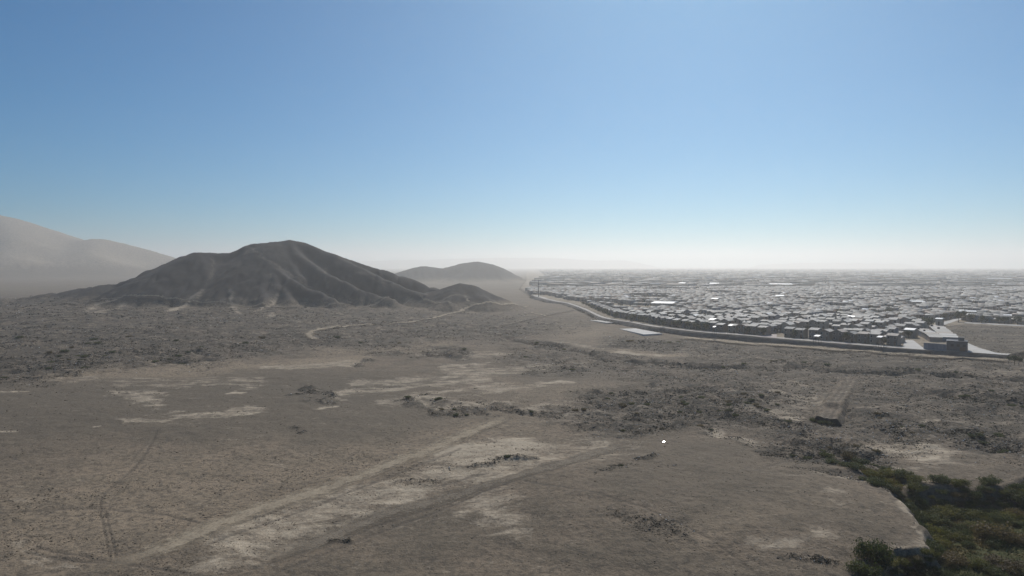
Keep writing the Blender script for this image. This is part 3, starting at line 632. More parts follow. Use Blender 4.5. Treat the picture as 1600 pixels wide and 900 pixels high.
U = EDGE[12] - EDGE[16]; U = U / np.linalg.norm(U)          # along the front, towards the far end
Vv = np.array([U[1], -U[0]]);  Vv = Vv if Vv[1] > 0 else -Vv   # into the town
ANG = math.atan2(U[1], U[0]) + math.pi                        # frontage (-Y of a house) looks out of town
if np.dot(np.array([math.sin(ANG), -math.cos(ANG)]), Vv) > 0: ANG += math.pi
rnd = random.Random(5)
HOUSES = []      # x, y, rz, sx, kind, wall, roof, group
TOWN = [tuple(p) for p in EDGE_S] 
def poly_px(lst, z=ZT): return [tuple(P(a, b, z)[:2]) for a, b in lst]
cut = [i for i, p in enumerate(EDGE_S) if p[1] > P(1408, 543.5, ZT)[1]]
TOWN = [tuple(EDGE_S[i]) for i in cut] + poly_px([(1410,543),(1411,532),(1428,529),(1436,519),(1444,511.5),(1470,502.5),(1500,494.5),(1512,502),(1560,505),(1640,508.5),(1760,514)]) + [(1400, 700), (9000, 5000), (9000, 9000), (300, 9000), (150, 3000), (60, 1600), (25, 1150)]
O = EDGE[16]
def roofpick(): return rnd.choices(range(7), [5, 4, 4, 3, 2, 2, .35])[0]
# the front row follows the street
acc = 0.0; EPF = densify(EDGE_S, 1.0); nn = side_normals(EPF); gap = 3
keep_px = [(905, 1000), (1003, 1178), (1216, 1402)]
last = -99; run = 0
for k in range(len(EPF)):
    acc = k * 1.0
    pxx = 800 + F * EPF[k][0] / EPF[k][1]
    if not any(a < pxx < b for a, b in keep_px): continue
    if acc - last < HW * 1.04: continue
    run += 1; last = acc + (1.6 if run % 6 == 0 else 0)
    off = 10.4 + HD / 2 + rnd.uniform(-.8, 1.4); c = EPF[k] + nn[k] * off; rz = math.atan2(nn[k][1], nn[k][0]) - math.pi / 2
    HOUSES.append((c[0], c[1], rz, 1.0, rnd.choice(['two', 'two', 'twog']), rnd.randrange(6) + 6, roofpick() % 6, 'front'))
# grid of streets behind
PER = 24.5
s_ax = np.arange(-1200, 1700, HW * 1.0); cand = []
for row in range(0, 52):
    for half in (0, 1):
        t = 29.5 + row * PER + (0 if half == 0 else 9.6)
        for si, s in enumerate(s_ax):
            blk = (si // 12); 
            if si % 14 in (12, 13) and (row % 2 == 0 or blk % 3): continue
            p = O + U * (s + (.45 if si % 2 else -.45) + (rnd.uniform(-.3, .3))) + Vv * (t + (1.1 if (si // 2) % 2 else -.6) * rnd.uniform(.3, 1.2))
            if rnd.random() < .1: continue
            if p[1] < 300 or p[1] > 1250 or p[0] > p[1] * .80 or p[0] < 0: continue
            cand.append((p[0], p[1], half, row, si))
cx = np.array([c[0] for c in cand]); cy = np.array([c[1] for c in cand])
ok = in_poly(cx, cy, TOWN); dE, _ = seg_dist(cx, cy, EDGE_S); ok &= (dE > 24)
pk = fbm(cx, cy, 60, 2, 70); ok &= pk < .70
for c, o_, pkv in zip(cand, ok, pk):
    if not o_ or rnd.random() < .05: continue
    zone = fbm(np.array([c[0]]), np.array([c[1]]), 150, 2, 71)[0]
    kk = rnd.choices(['two', 'twog', 'one'], [6, 2, 2 if zone < .5 else 5])[0]
    HOUSES.append((c[0] + rnd.uniform(-.4, .4), c[1] + rnd.uniform(-.4, .4), ANG + (0 if c[2] == 0 else math.pi) + rnd.uniform(-.02, .02), rnd.uniform(.95, 1.02), kk, rnd.randrange(6), roofpick(), 'rows'))
# two rows of low roofs behind the blue wall
for (pa, pb, n_) in (((1462,533.5),(1437,520.5),8), ((1484,534),(1462,517),9)):
    a = P(*pa, ZT)[:2]; b = P(*pb, ZT)[:2]; d = (b - a); L = np.linalg.norm(d); d /= L
    rz = math.atan2(d[1], d[0]) + math.pi / 2
    for i in range(n_):
        c = a + d * (L * (i + .4) / n_)
        HOUSES.append((c[0], c[1], rz, L / n_ / HW * .97, 'one', rnd.randrange(6), rnd.choice([0, 2, 4, 5]), 'low'))
def view_key(h):
    return math.hypot(h[0], h[1])
vis = [h for h in HOUSES if -20 < 800 + F * h[0] / h[1] < 1615]
vis.sort(key=view_key); single = vis[:300]; sid = set(id(h) for h in single); rest = [h for h in HOUSES if id(h) not in sid]
ORD = ['first','second','third','fourth','fifth','sixth','seventh','eighth','ninth','tenth','eleventh','twelfth','thirteenth','fourteenth','fifteenth','sixteenth','seventeenth','eighteenth','nineteenth','twentieth']
def ordinal(i):
    if i < 20: return ORD[i]
    t, u_ = divmod(i + 1, 10); tens = {2: 'twenty', 3: 'thirty', 4: 'forty', 5: 'fifty', 6: 'sixty', 7: 'seventy', 8: 'eighty', 9: 'ninety'}[t]
    return {'twenty': 'twentieth', 'thirty': 'thirtieth', 'forty': 'fortieth', 'fifty': 'fiftieth', 'sixty': 'sixtieth', 'seventy': 'seventieth', 'eighty': 'eightieth', 'ninety': 'ninetieth'}[tens] if u_ == 0 else tens + '-' + ORD[u_ - 1]
ROOFN = ['grey', 'dull grey', 'light grey', 'dark grey', 'brownish', 'pale', 'white metal']
LAB = {'front': ('grey-roofed two-storey house in the front row facing the embankment', 'front row houses along the embankment street'),
       'rows': ('small pale-roofed house in the close rows behind the front row', 'houses in the close rows behind the front row'),
       'low': ('low grey-roofed house in the two lines behind the blue wall', 'low houses behind the blue wall')}
tv = lambda h: float(np.dot(np.array([h[0], h[1]]) - O, Vv)); lines = {}
for h in single:
    if h[7] == 'rows':
        t = tv(h) - 29.5; key = (1 + round(t / PER) * 2) if abs(t - round(t / PER) * PER) < 4 else (2 + round((t - 9.6) / PER) * 2)
    else: key = h[7] if h[7] == 'front' else ('low', h[2])
    lines.setdefault(key, []).append(h)
rowkeys = sorted(k for k in lines if isinstance(k, int))
for key, hs_ in lines.items():
    hs_.sort(key=lambda h: -(h[0] / h[1]))
    for i, h in enumerate(hs_):
        x, y, rz, sx, kk, wi, ri, g_ = h; st_ = 'one-storey' if kk == 'one' else ('gable-fronted' if kk == 'twog' else 'two-storey')
        if g_ == 'front': lb = '%s-roofed %s house, %s from the right in the front row' % (ROOFN[ri], st_, ordinal(i))
        elif g_ == 'rows': lb = '%s-roofed %s house, %s from the right in the %s row behind the front' % (ROOFN[ri], st_, ordinal(i), ordinal(rowkeys.index(key)))
        else: lb = '%s-roofed low house, %s from the front, %s line behind the blue wall' % (ROOFN[ri], ordinal(sorted(range(len(hs_)), key=lambda q: hs_[q][1]).index(i)), 'left' if hs_[0] in single and min(q[0] / q[1] for q in hs_) < .615 else 'right')
        put_house(x, y, ZT - .1, rz, sx, kk, wi, ri, lb, LAB[g_][1], rnd, detail=(view_key(h) < 560))
# everything farther off: one mass of houses out to the horizon
def mass_houses():
    X = [h[0] for h in rest]; Y = [h[1] for h in rest]; R = [h[2] for h in rest]; SX = [HW * h[3] for h in rest]; SY = [HD] * len(rest)
    Hh = [KINDS_H[h[4]][0] for h in rest]; Rs = [KINDS_H[h[4]][1] for h in rest]; RC = [(ROOFC + [(.78,.78,.77)])[h[6]] for h in rest]; WC = [WALLC[h[5] % 6] for h in rest]
    n = 42000; q = RNG.random((n, 2)); d = 1230 * (7500 / 1230) ** (q[:, 0] ** .85); px = RNG.uniform(800, 1680, n)
    x = (px - 800) / F * d; y = d
    k = in_poly(x, y, TOWN) & (fbm(x, y, 120, 3, 73) < .66); x, y, d = x[k], y[k], d[k]; m = len(x)
    # line the plots up with the street grid
    s = (np.stack([x, y], 1) - O) @ U; t = (np.stack([x, y], 1) - O) @ Vv
    t = np.round(t / 13.5) * 13.5 + RNG.uniform(-2, 2, m); s = np.round(s / 7.5) * 7.5 + RNG.uniform(-1.5, 1.5, m)
    xy = O + s[:, None] * U + t[:, None] * Vv
    big = RNG.random(m) < .035
    X += list(xy[:, 0]); Y += list(xy[:, 1]); R += list(ANG + RNG.uniform(-.05, .05, m)); f = 1 + (d - 1200) / 9000
    SX += list(np.where(big, RNG.uniform(18, 40, m), RNG.uniform(5, 9, m) * f)); SY += list(np.where(big, RNG.uniform(14, 30, m), RNG.uniform(5.5, 8, m) * f))
    Hh += list(np.where(big, RNG.uniform(5, 9, m), RNG.uniform(2.2, 4.2, m))); Rs += list(np.where(RNG.random(m) < .6, .2, .9))
    pal = np.array(ROOFC + [(.66,.65,.63), (.42,.405,.385), (.25,.19,.16), (.15,.15,.15), (.22,.245,.28)]); pi = RNG.choice(len(pal), m, p=np.array([4,4,4,3,2,3,.8,2,1,3,1]) / 27.8)
    RC += [tuple(v) for v in pal[pi]]; WC += [WALLC[i] for i in RNG.integers(0, 6, m)]
    X, Y, R, SX, SY, Hh, Rs = [np.array(v, float) for v in (X, Y, R, SX, SY, Hh, Rs)]; RC = np.array(RC); WC = np.array(WC); n = len(X)
    T = np.array([(-.5,-.5),(.5,-.5),(.5,.5),(-.5,.5)])
    loc = []
    for (a, b) in T: loc.append((a * SX, b * SY, np.full(n, -.5)))
    for (a, b) in T: loc.append((a * SX, b * SY, Hh))
    for (a, b) in ((-.53,-.55),(.53,-.55),(.53,.55),(-.53,.55)): loc.append((a * SX, b * SY, Hh + .02))
    loc.append((-.53 * SX, 0 * SY, Hh + Rs)); loc.append((.53 * SX, 0 * SY, Hh + Rs))
    L = np.array([[c for c in v] for v in loc]).transpose(2, 0, 1)      # n,14,3
    c, s = np.cos(R)[:, None], np.sin(R)[:, None]
    W = np.stack([L[..., 0] * c - L[..., 1] * s + X[:, None], L[..., 0] * s + L[..., 1] * c + Y[:, None], L[..., 2] + ZT - .1], -1)
    q = np.array([(0,1,5,4),(1,2,6,5),(2,3,7,6),(3,0,4,7),(8,9,13,12),(10,11,12,13)]); tr = np.array([(9,10,13),(11,8,12)])
    off = (np.arange(n) * 14)[:, None, None]
    me = mesh_np('distant_houses', W.reshape(-1, 3), [(q[None] + off).reshape(-1, 4), (tr[None] + off).reshape(-1, 3)])
    colq = np.concatenate([np.repeat(WC[:, None], 4, 1), np.repeat(RC[:, None], 2, 1)], 1).reshape(-1, 3); colt = np.repeat(WC[:, None], 2, 1).reshape(-1, 3)
    col = np.concatenate([colq, colt]); attr(me, 'pcol', 'FACE', np.concatenate([col, np.ones((len(col), 1))], 1))
    tag(link('distant_houses', me, M_HATTR), 'dense mass of low pale-roofed houses reaching into the haze', 'houses', kind='stuff')
mass_houses()

# trees standing among the far houses
def far_trees():
    n = 5200; q = RNG.random(n); d = 420 * (5200 / 420) ** (q ** .9); px = RNG.uniform(820, 1680, n); x = (px - 800) / F * d; y = d; dE, _ = seg_dist(x, y, EDGE_S)
    k = in_poly(x, y, TOWN) & (dE > 22) & (RNG.random(n) < sstep(.4, .65, fbm(x, y, 90, 3, 77)) + .12); x, y, d = x[k], y[k], d[k]; sz = RNG.uniform(1.2, 2.8, len(x)) * (1 + d / 5000)
    shards('distant_trees', x, y, np.full(len(x), ZT + 1.2), sz, sz * 1.3, np.array([(.035,.045,.026),(.05,.055,.034),(.03,.04,.026)])[RNG.integers(0, 3, len(x))], M_ATTR, 'small dark trees dotted among the far houses', 'trees', 14, RNG, True)
# the blue-walled compound at the corner
def block(root, name, a, b, depth, zlo, zhi, mat):
    a, b = np.array(a), np.array(b); d = b - a; L = np.linalg.norm(d); d /= L; n = np.array([-d[1], d[0]]); n = n if n[1] > 0 else -n
    q = [a, b, b + n * depth, a + n * depth]; V = [(p[0], p[1], zlo) for p in q] + [(p[0], p[1], zhi) for p in q]
    me = pydata(name, V, [(0,1,5,4),(1,2,6,5),(2,3,7,6),(3,0,4,7),(4,5,6,7)]); me.materials.append(mat); return link(name, me, None, root)
b0, b1, b2 = [P(a, b, ZT)[:2] for a, b in ((1443,545.2),(1478.5,547.8),(1512,549.6))]
rt = empty('boundary_wall'); tag(rt, 'pale blue painted wall at the corner of the side street', 'wall')
block(rt, 'wall', b0, b1, .3, ZT - .6, ZT + 3.0, M_BLUE); block(rt, 'coping', b0 + (0, -.06), b1 + (0, -.06), .42, ZT + 3.0, ZT + 3.16, M_CONC)
for i in range(1, 6):
    q = b0 + (b1 - b0) * i / 6; block(rt, 'pier', q + (-.15, -.1), q + (.15, -.1), .08, ZT - .5, ZT + 2.98, M_BLUE)
rt = empty('corner_building'); tag(rt, 'dark blue building at the end of the pale blue wall', 'building')
dn = (b2 - b1) / np.linalg.norm(b2 - b1)
block(rt, 'wall', b1 + dn * .1, b2, 9.0, ZT - .6, ZT + 4.6, M_NAVY); block(rt, 'parapet', b1 + dn * .1 + (0, -.06), b2 + dn * .06 + (0, -.06), 9.12, ZT + 4.6, ZT + 4.9, M_NAVY)
block(rt, 'roof_room', b2 - dn * 3.4 + (1.2, 3), b2 - dn * .8 + (1.2, 3), 3.0, ZT + 4.9, ZT + 6.6, M_WALLS[5])
for i in (0, 1, 2):
    q = b1 + (b2 - b1) * (.2 + .28 * i); block(rt, 'window', q + (0, -.04) , q + dn * 1.3 + (0, -.04), .05, ZT + 2.2, ZT + 3.4, M_GLASS)
q = b1 + (b2 - b1) * .62; block(rt, 'gate', q + (0, -.045), q + dn * 2.4 + (0, -.045), .06, ZT + .1, ZT + 1.95, M_DOOR)
# big white-roofed sheds among the houses
SHEDS = [((1017,473.5),(1050,474.2),34,5.5,'long bright white shed roof in the middle of the town'), ((1111,467),(1120,467.2),20,6,'small square bright white roof in the middle of the town'),
         ((1060,442.5),(1069,442.6),30,9,'pointed white roof far off in the town'), ((1109,443.2),(1123,443.3),60,8,'flat white shed roof far off beyond the pointed one'), ((1204,444),(1239,444.2),50,7,'very long pale shed roof far off in the town'),
         ((1212,462.5),(1224,462.7),30,6,'white shed roof beyond the front rows'), ((1462,498.2),(1471,498.6),9,4.5,'small white-roofed shed beside the street behind the vacant lot'), ((1545,435.5),(1583,435.7),50,8,'far long white roof near the right edge'),
         ((1368,428.3),(1389,428.4),90,9,'far pale long roof under the horizon'), ((1500,486.5),(1525,487.2),14,5,'wide pale shed behind the dark trees'), ((1558,492.5),(1580,493.2),12,4.5,'pale flat roof behind the vacant lot street'), ((1426,471.3),(1446,471.6),26,5,'broad pale shed roof above the side street')]
for (pa, pb, dep, hh, lb) in SHEDS:
    a = P(*pa, ZT + hh)[:2]; b = P(*pb, ZT + hh)[:2]; rt = empty('warehouse'); tag(rt, lb, 'warehouse')
    block(rt, 'wall', a, b, dep, ZT - .5, ZT + hh, M_WALLS[2])
    d = (b - a) / np.linalg.norm(b - a); n_ = np.array([-d[1], d[0]]); n_ = n_ if n_[1] > 0 else -n_; o = .5
    q = [a - d * o - n_ * o, b + d * o - n_ * o, b + d * o + n_ * (dep + o), a - d * o + n_ * (dep + o)]; m1, m2 = (q[0] + q[3]) / 2, (q[1] + q[2]) / 2
    zr = ZT + hh + .05; V = [(*p, zr) for p in q] + [(*m1, zr + hh * .12), (*m2, zr + hh * .12)]
    me = pydata('shed_roof', V, [(0,1,5,4),(2,3,4,5),(1,2,5),(3,0,4),(3,2,1,0)]); me.materials.append(M_WHITE); link('roof', me, None, rt)
    gq = a + (b - a) * .4; block(rt, 'gate', gq - n_ * .06, gq + d * min(4, np.linalg.norm(b - a) * .3) - n_ * .06, .1, ZT, ZT + hh * .6, M_DOOR)
# bright sheet awnings on a few of the front houses
for pa, pb, hh, lb in (((1271,525.3),(1279,525.9),4.2,'bright white awning between front row houses'), ((1369,526.8),(1377,527.4),5.2,'bright white awning over the end house of the front row'), ((1113,511.2),(1117,511.4),4.6,'small bright white awning on the dark front row'), ((1137,508.8),(1143,509.2),5.6,'bright white awning above the second row of houses')):
    a = P(*pa, ZT + hh); b = P(*pb, ZT + hh); rt = empty('awning', (0, 0, 0)); tag(rt, lb, 'awning')
    d = (b - a)[:2]; d /= np.linalg.norm(d); n_ = np.array([-d[1], d[0]]); n_ = n_ if n_[1] > 0 else -n_
    q = [a[:2], b[:2], b[:2] + n_ * 3.2, a[:2] + n_ * 3.2]; V = [(*p, ZT + hh + (.0 if i < 2 else .5)) for i, p in enumerate(q)] + [(*p, ZT + hh + (.08 if i < 2 else .58)) for i, p in enumerate(q)]
    me = pydata('awning_sheet', V, [(3,2,1,0),(4,5,6,7),(0,1,5,4),(1,2,6,5),(2,3,7,6),(3,0,4,7)]); me.materials.append(M_WHITE); link('sheet', me, None, rt)
    for p in q:
        pm = boxes('post', [(p[0]-.06, p[0]+.06, p[1]-.06, p[1]+.06, ZT - .3, ZT + hh)]); pm.materials.append(M_TANK); link('post', pm, None, rt)
# tall mast with a crossbar at the far end of the street
mp = P(841.5, 463.8, ZT); rt = empty('mast', (mp[0], mp[1], ZT)); tag(rt, 'tall thin mast with a crossbar at the far end of the white street', 'mast')
pm = boxes('pole', [(-.45, .45, -.45, .45, -1, 22)]); pm.materials.append(M_TANK); link('pole', pm, None, rt)
pm = boxes('crossbar', [(-9, 3.5, -.3, .3, 22, 22.8)]); pm.materials.append(M_TANK); link('crossbar', pm, None, rt)
# street lamps along the front street
def lamp_meshes():
    p = boxes('lamp_pole', [(-.07, .07, -.07, .07, -.2, 7.0)]); a = boxes('lamp_arm', [(-.05, .05, 0, 1.6, 6.9, 7.02)]); h = boxes('lamp_head', [(-.14, .14, 1.3, 1.95, 6.78, 6.9)])
    for m_, t in ((p, M_CONC), (a, M_CONC), (h, M_TANK)): m_.materials.append(t)
    return p, a, h
LP = lamp_meshes(); NL = -1
for i, k in enumerate(range(40, len(EPF) - 40, 34)):
    pxx = 800 + F * EPF[k][0] / EPF[k][1]
    if pxx < 940 or pxx > 1530: continue
    c = EPF[k] + nn[k] * 9.2; rt = empty('street_lamp', (c[0], c[1], ZT), math.atan2(-nn[k][1], -nn[k][0]) - math.pi / 2)
    NL += 1; tag(rt, 'thin street lamp, %s from the far end of the white embankment street' % ordinal(NL), 'street lamp', 'street lamps along the embankment street')
    for nm, me in zip(('pole', 'arm', 'head'), LP): link(nm, me, None, rt)

# ------------------------------------------------------------------ vegetation
def leaf_cloud(n, lobes, leaf, seed, zmin=.02):
    """n leaf quads spread through ellipsoid lobes [(cx,cy,cz,rx,ry,rz)]"""
    g = np.random.default_rng(seed); lobes = np.array(lobes); vol = np.prod(lobes[:, 3:], 1) ** .67; li = g.choice(len(lobes), n, p=vol / vol.sum())
    v = g.normal(size=(n, 3)); v /= np.linalg.norm(v, axis=1)[:, None]; r = g.random(n) ** .38 * (1 + .18 * g.normal(size=n))
    c = lobes[li, :3] + v * r[:, None] * lobes[li, 3:]; c[:, 2] = np.maximum(c[:, 2], zmin + .1 * g.random(n))
    nrm = v + g.normal(size=(n, 3)) * .8; nrm /= np.linalg.norm(nrm, axis=1)[:, None]
    a = np.cross(nrm, g.normal(size=(n, 3))); a /= np.linalg.norm(a, axis=1)[:, None]; b = np.cross(nrm, a)
    s = leaf * g.uniform(.5, 1.4, n)[:, None]
    V = np.stack([c - a * s, c - b * s * .6, c + a * s, c + b * s * .6], 1).reshape(-1, 3)
    Q = np.arange(4 * n).reshape(n, 4); return V, Q
def foliage_mat(name, c1, c2):
    m, n, l, b = mat_new(name)
    pos = n.new('ShaderNodeNewGeometry').outputs['Position']; oi = n.new('ShaderNodeObjectInfo').outputs['Random']
    f = mth(n, l, 'ADD', noise(n, l, pos, 1.1, 4), mth(n, l, 'MULTIPLY', mth(n, l, 'SUBTRACT', oi, .5), .35))
    c = mixc(n, l, ramp(n, l, f, .3, .7), c1, c2); l.new(c, b.inputs['Base Color']); b.inputs['Roughness'].default_value = .75; b.inputs['Specular IOR Level'].default_value = .2
    tr = n.new('ShaderNodeBsdfTranslucent'); l.new(mixc(n, l, 1.0, c, (1.5, 1.6, 1.0), 'MULTIPLY'), tr.inputs[0]); mx = n.new('ShaderNodeMixShader'); mx.inputs[0].default_value = .27
    l.new(b.outputs[0], mx.inputs[1]); l.new(tr.outputs[0], mx.inputs[2]); l.new(mx.outputs[0], n['Material Output'].inputs['Surface'])
    return m
M_BUSH = foliage_mat('dark_bush_leaves', (.042, .052, .024), (.095, .102, .046)); M_OLIVE = foliage_mat('olive_bush_leaves', (.085, .086, .026), (.165, .145, .045))
M_DRY = foliage_mat('dry_brush_leaves', (.085, .062, .036), (.15, .11, .062)); M_TREE = foliage_mat('town_tree_leaves', (.022, .032, .018), (.05, .06, .03)); M_BARK = plain('bark', (.075, .06, .048), .9, .25, 3)
def stem_mesh(h, r, lean, seed):
    g = random.Random(seed); V = []; Fc = []; n = 6; x = y = 0
    for k in range(5):
        rr = r * (1 - k * .19); V += [(x + rr * math.cos(6.2832 * i / n), y + rr * math.sin(6.2832 * i / n), h * k / 4 - .15) for i in range(n)]
        x += lean * h / 4 * g.uniform(.5, 1.4); y += g.uniform(-.3, .3) * h / 4
    for k in range(4): Fc += [(k*n+i, k*n+(i+1)%n, (k+1)*n+(i+1)%n, (k+1)*n+i) for i in range(n)]
    return pydata('stem', V, Fc, True)
BUSHES = []
for v in range(5):
    g = random.Random(90 + v)
    lobes = [(g.uniform(-.6, .6), g.uniform(-.6, .6), g.uniform(.25, .6), g.uniform(.3, .6), g.uniform(.3, .6), g.uniform(.3, .5)) for _ in range(9)]
    V, Q = leaf_cloud(2600, lobes, .055, 300 + v); BUSHES.append(mesh_np('bush_foliage', V, [Q]))
BM = {}
def bush_mesh(v, mat):
    if (v, mat.name) not in BM:
        c = BUSHES[v].copy(); c.materials.append(mat); BM[(v, mat.name)] = c
    return BM[(v, mat.name)]
STEMS = [stem_mesh(.7, .05, l_, 7 + i) for i, l_ in enumerate((-.5, .1, .55))]
for s_ in STEMS: s_.materials.append(M_BARK)
def put_bush(name, x, y, r, h, mat, label, group, rr, cat='bush', stems=True):
    z = float(zat(x, y)[0]); o = empty(name, (x, y, z - .08 * h), rr.uniform(0, 6.28)); o.scale = (r, r * rr.uniform(.8, 1.2), h); tag(o, label, cat, group)
    link('foliage', bush_mesh(rr.randrange(5), mat), None, o)
    if stems:
        for s_ in STEMS: link('stem', s_, None, o)
    return o
rb = random.Random(77)
def PG(px, py, z):
    p = P(px, py, z); zz = float(zat(p[0], p[1])[0])
    for _ in range(6): p = P(px, py, zz * .7 + p[2] * .3); zz = float(zat(p[0], p[1])[0])
    return P(px, py, zz)
WASH = [  # px, py of the foot, radius px, height factor, material, label
 (1366,886,27,1.1,M_BUSH,'dark round bush standing at the brink of the bank, bottom edge'), (1352,905,22,.9,M_BUSH,'dark bush cut by the bottom edge, leftmost in the wash'), (1405,912,26,.55,M_BUSH,'broad dark green bush below the pale rim'),
 (1446,904,26,.5,M_BUSH,'dark green bush below the corner of the pale rim'), (1474,908,22,.55,M_BUSH,'dark bush next to the meadow at the bottom edge'), (1428,922,28,.6,M_BUSH,'dark bush cut by the bottom edge, between broad ones'),
 (1385,893,22,.9,M_BUSH,'dark bush just right of the one at the brink'), (1420,893,22,.7,M_BUSH,'dark bush tucked under the pale rim'), (1455,888,18,.7,M_BUSH,'dark bush right under the corner of the rim'),
 (1555,842,26,.75,M_DRY,'grey rounded bush alone in the meadow'), (1450,835,18,.8,M_OLIVE,'yellow-green bush at the edge of the meadow'), (1468,852,16,.7,M_OLIVE,'olive bush below the yellow-green one'), (1490,880,20,.5,M_DRY,'dry straw-coloured brush in the meadow'), (1475,868,14,.5,M_DRY,'small dry brush between olive bush and meadow'),
 (1590,810,16,.8,M_DRY,'orange-brown brush at the right edge of the meadow'), (1600,850,20,.6,M_DRY,'brown brush cut by the right edge'), (1570,890,26,.45,M_DRY,'low brown brush in the bottom right corner')]
for px, py, rp, hf, mt, lb in WASH:
    p = PG(px, py, -4.2); r = rp / F * math.hypot(p[0], p[1]); put_bush('bush', p[0], p[1], r, r * 1.25 * hf, mt, lb, None, rb)
BANK = [(1425,800),(1433,782),(1438,806),(1448,792),(1452,775),(1460,802),(1470,790),(1478,770),(1490,800),(1500,775),(1512,795),(1524,782),(1536,800),(1548,785),(1560,775),(1572,790),(1585,770),(1596,785),(1608,765),(1415,772),(1430,765),(1590,764),(1605,758),(1575,768),(1612,772),(1618,764),(1455,798),(1482,798),(1520,772),(1545,768),(1440,768),(1470,762),(1500,762)]
for bi, (px, py) in enumerate(sorted(BANK)):
    p = PG(px + rb.uniform(-3, 3), py + rb.uniform(-2, 6), -4.0); r = rb.uniform(10, 17) / F * math.hypot(p[0], p[1])
    put_bush('bush', p[0], p[1], r, r * rb.uniform(.55, .95), rb.choice([M_BUSH, M_BUSH, M_OLIVE]), 'dark green bush, %s from the left in the thicket lining the far bank' % ordinal(bi), 'thicket along the far bank of the wash', rb)
for bi, (px, py) in enumerate(sorted(((1300,722),(1318,728),(1335,732),(1350,738),(1365,742),(1380,748),(1345,725),(1395,755),(1372,760),(1412,745),(1290,715),(1326,716)))):
    p = PG(px, py, 0); r = rb.uniform(9, 15) / F * math.hypot(p[0], p[1])
    put_bush('bush', p[0], p[1], r, r * rb.uniform(.6, 1.0), rb.choice([M_OLIVE, M_BUSH, M_DRY]), 'bush, %s from the left in the brownish strip leading down to the wash' % ordinal(bi), 'bushes in the strip leading down to the wash', rb)

nb = 0; tries = 0
while nb < 130 and tries < 9000:
    tries += 1; bx_, by_ = rb.uniform(72, 128), rb.uniform(100, 152); a_, b_ = map_coords(np.array([bx_]), np.array([by_])); vz = float(zat(bx_, by_)[0])
    if a_[0] > 1640 or vz > -.35 or (by_ < 122 and rb.random() < .9) or (by_ < 118 and bx_ > 84): continue
    nb += 1; r = rb.uniform(.9, 2.0)
    put_bush('bush', bx_, by_, r, r * rb.uniform(.6, 1.0), rb.choice([M_BUSH, M_BUSH, M_BUSH, M_OLIVE]), 'green bush packed among others on the slope of the far bank', 'close-packed bushes on the far bank slope', rb)
nb = 0; tries = 0
while nb < 85 and tries < 20000:
    tries += 1; bx_, by_ = rb.uniform(50, 135), rb.uniform(88, 152); a_, b_ = map_coords(np.array([bx_]), np.array([by_])); vz = float(zat(bx_, by_)[0])
    if a_[0] > 1650 or a_[0] < 1300 or vz > -.6 or vz < -3.7: continue
    nb += 1; r = rb.uniform(.7, 1.5)
    put_bush('bush', bx_, by_, r, r * rb.uniform(.6, 1.0), rb.choice([M_BUSH, M_BUSH, M_OLIVE, M_DRY]), 'low bush clinging to the steep bank around the wash', 'low bushes on the steep banks of the wash', rb)
for bi, (px, py) in enumerate(sorted([(1392,884),(1404,878),(1416,886),(1428,878),(1438,886),(1450,876),(1398,897),(1412,895),(1426,897),(1442,897),(1456,890),(1448,866)])):
    p = PS(px, py); r = rb.uniform(.9, 1.4); put_bush('bush', p[0], p[1], r, r * rb.uniform(.6, .9), rb.choice([M_BUSH, M_BUSH, M_OLIVE]), 'bush, %s from the left on the steep near bank under the pale rim' % ordinal(bi), 'bushes on the steep near bank', rb)
def put_tree(px, py, h, label, group=None):
    p = P(px, py, ZT); o = empty('tree', (p[0], p[1], ZT - .1), rb.uniform(0, 6.28)); o.scale = (h, h, h); tag(o, label, 'tree', group)
    link('trunk', TR, None, o); link('crown', TC[rb.randrange(3)], None, o)
FRONT_TREES = []
for k in range(30, len(EPF) - 30, 9):
    p_ = EPF[k] + nn[k] * rb.uniform(7.6, 9.6); px_ = 800 + F * p_[0] / p_[1]
    if 905 < px_ < 1400 and rb.random() < .8: FRONT_TREES.append((px_, map_coords(np.array([p_[0] / (1 - ZT / CH)]), np.array([p_[1] / (1 - ZT / CH)]))[1][0], rb.uniform(3.2, 5.8)))
TR = stem_mesh(.6, .035, .05, 3); TR.materials.append(M_BARK); TC = []
for v in range(3):
    g = random.Random(v + 40); V, Q = leaf_cloud(700, [(g.uniform(-.2, .2), g.uniform(-.2, .2), g.uniform(.45, .8), g.uniform(.18, .3), g.uniform(.18, .3), g.uniform(.15, .25)) for _ in range(7)], .05, 500 + v, .25)
    me = mesh_np('tree_crown', V, [Q]); me.materials.append(M_TREE); TC.append(me)
for bi, (px, py, h) in enumerate(sorted([(1388,494,8),(1452,513,8),(1446,511,7),(1498,503,9),(1508,501,8),(1518,503,7),(1534,505,6),(1420,528,5),(1310,492,6),(1328,498,6),(1475,500,6),(1570,506,6),(1590,507,7),(1560,505,5),(1360,486,6),(1406,500,6),(1430,512,5),(1294,530,5),(1092,516,4),(1060,512,6),(1036,511,5),(1075,514,6),(1005,505,5),(985,502,5)] + FRONT_TREES)):
    put_tree(px, py, h, 'dark green tree, %s from the left of those rising between the houses' % ordinal(bi), 'trees between the houses')
for px, py, h in ((1585,566,4),(1592,567,3.5),(1576,564,3)):
    put_tree(px, py + 2, h, '%s small dark tree at the foot of the embankment near the right edge' % {1585: 'middle', 1592: 'rightmost', 1576: 'leftmost'}[px], 'small trees at the foot of the embankment')

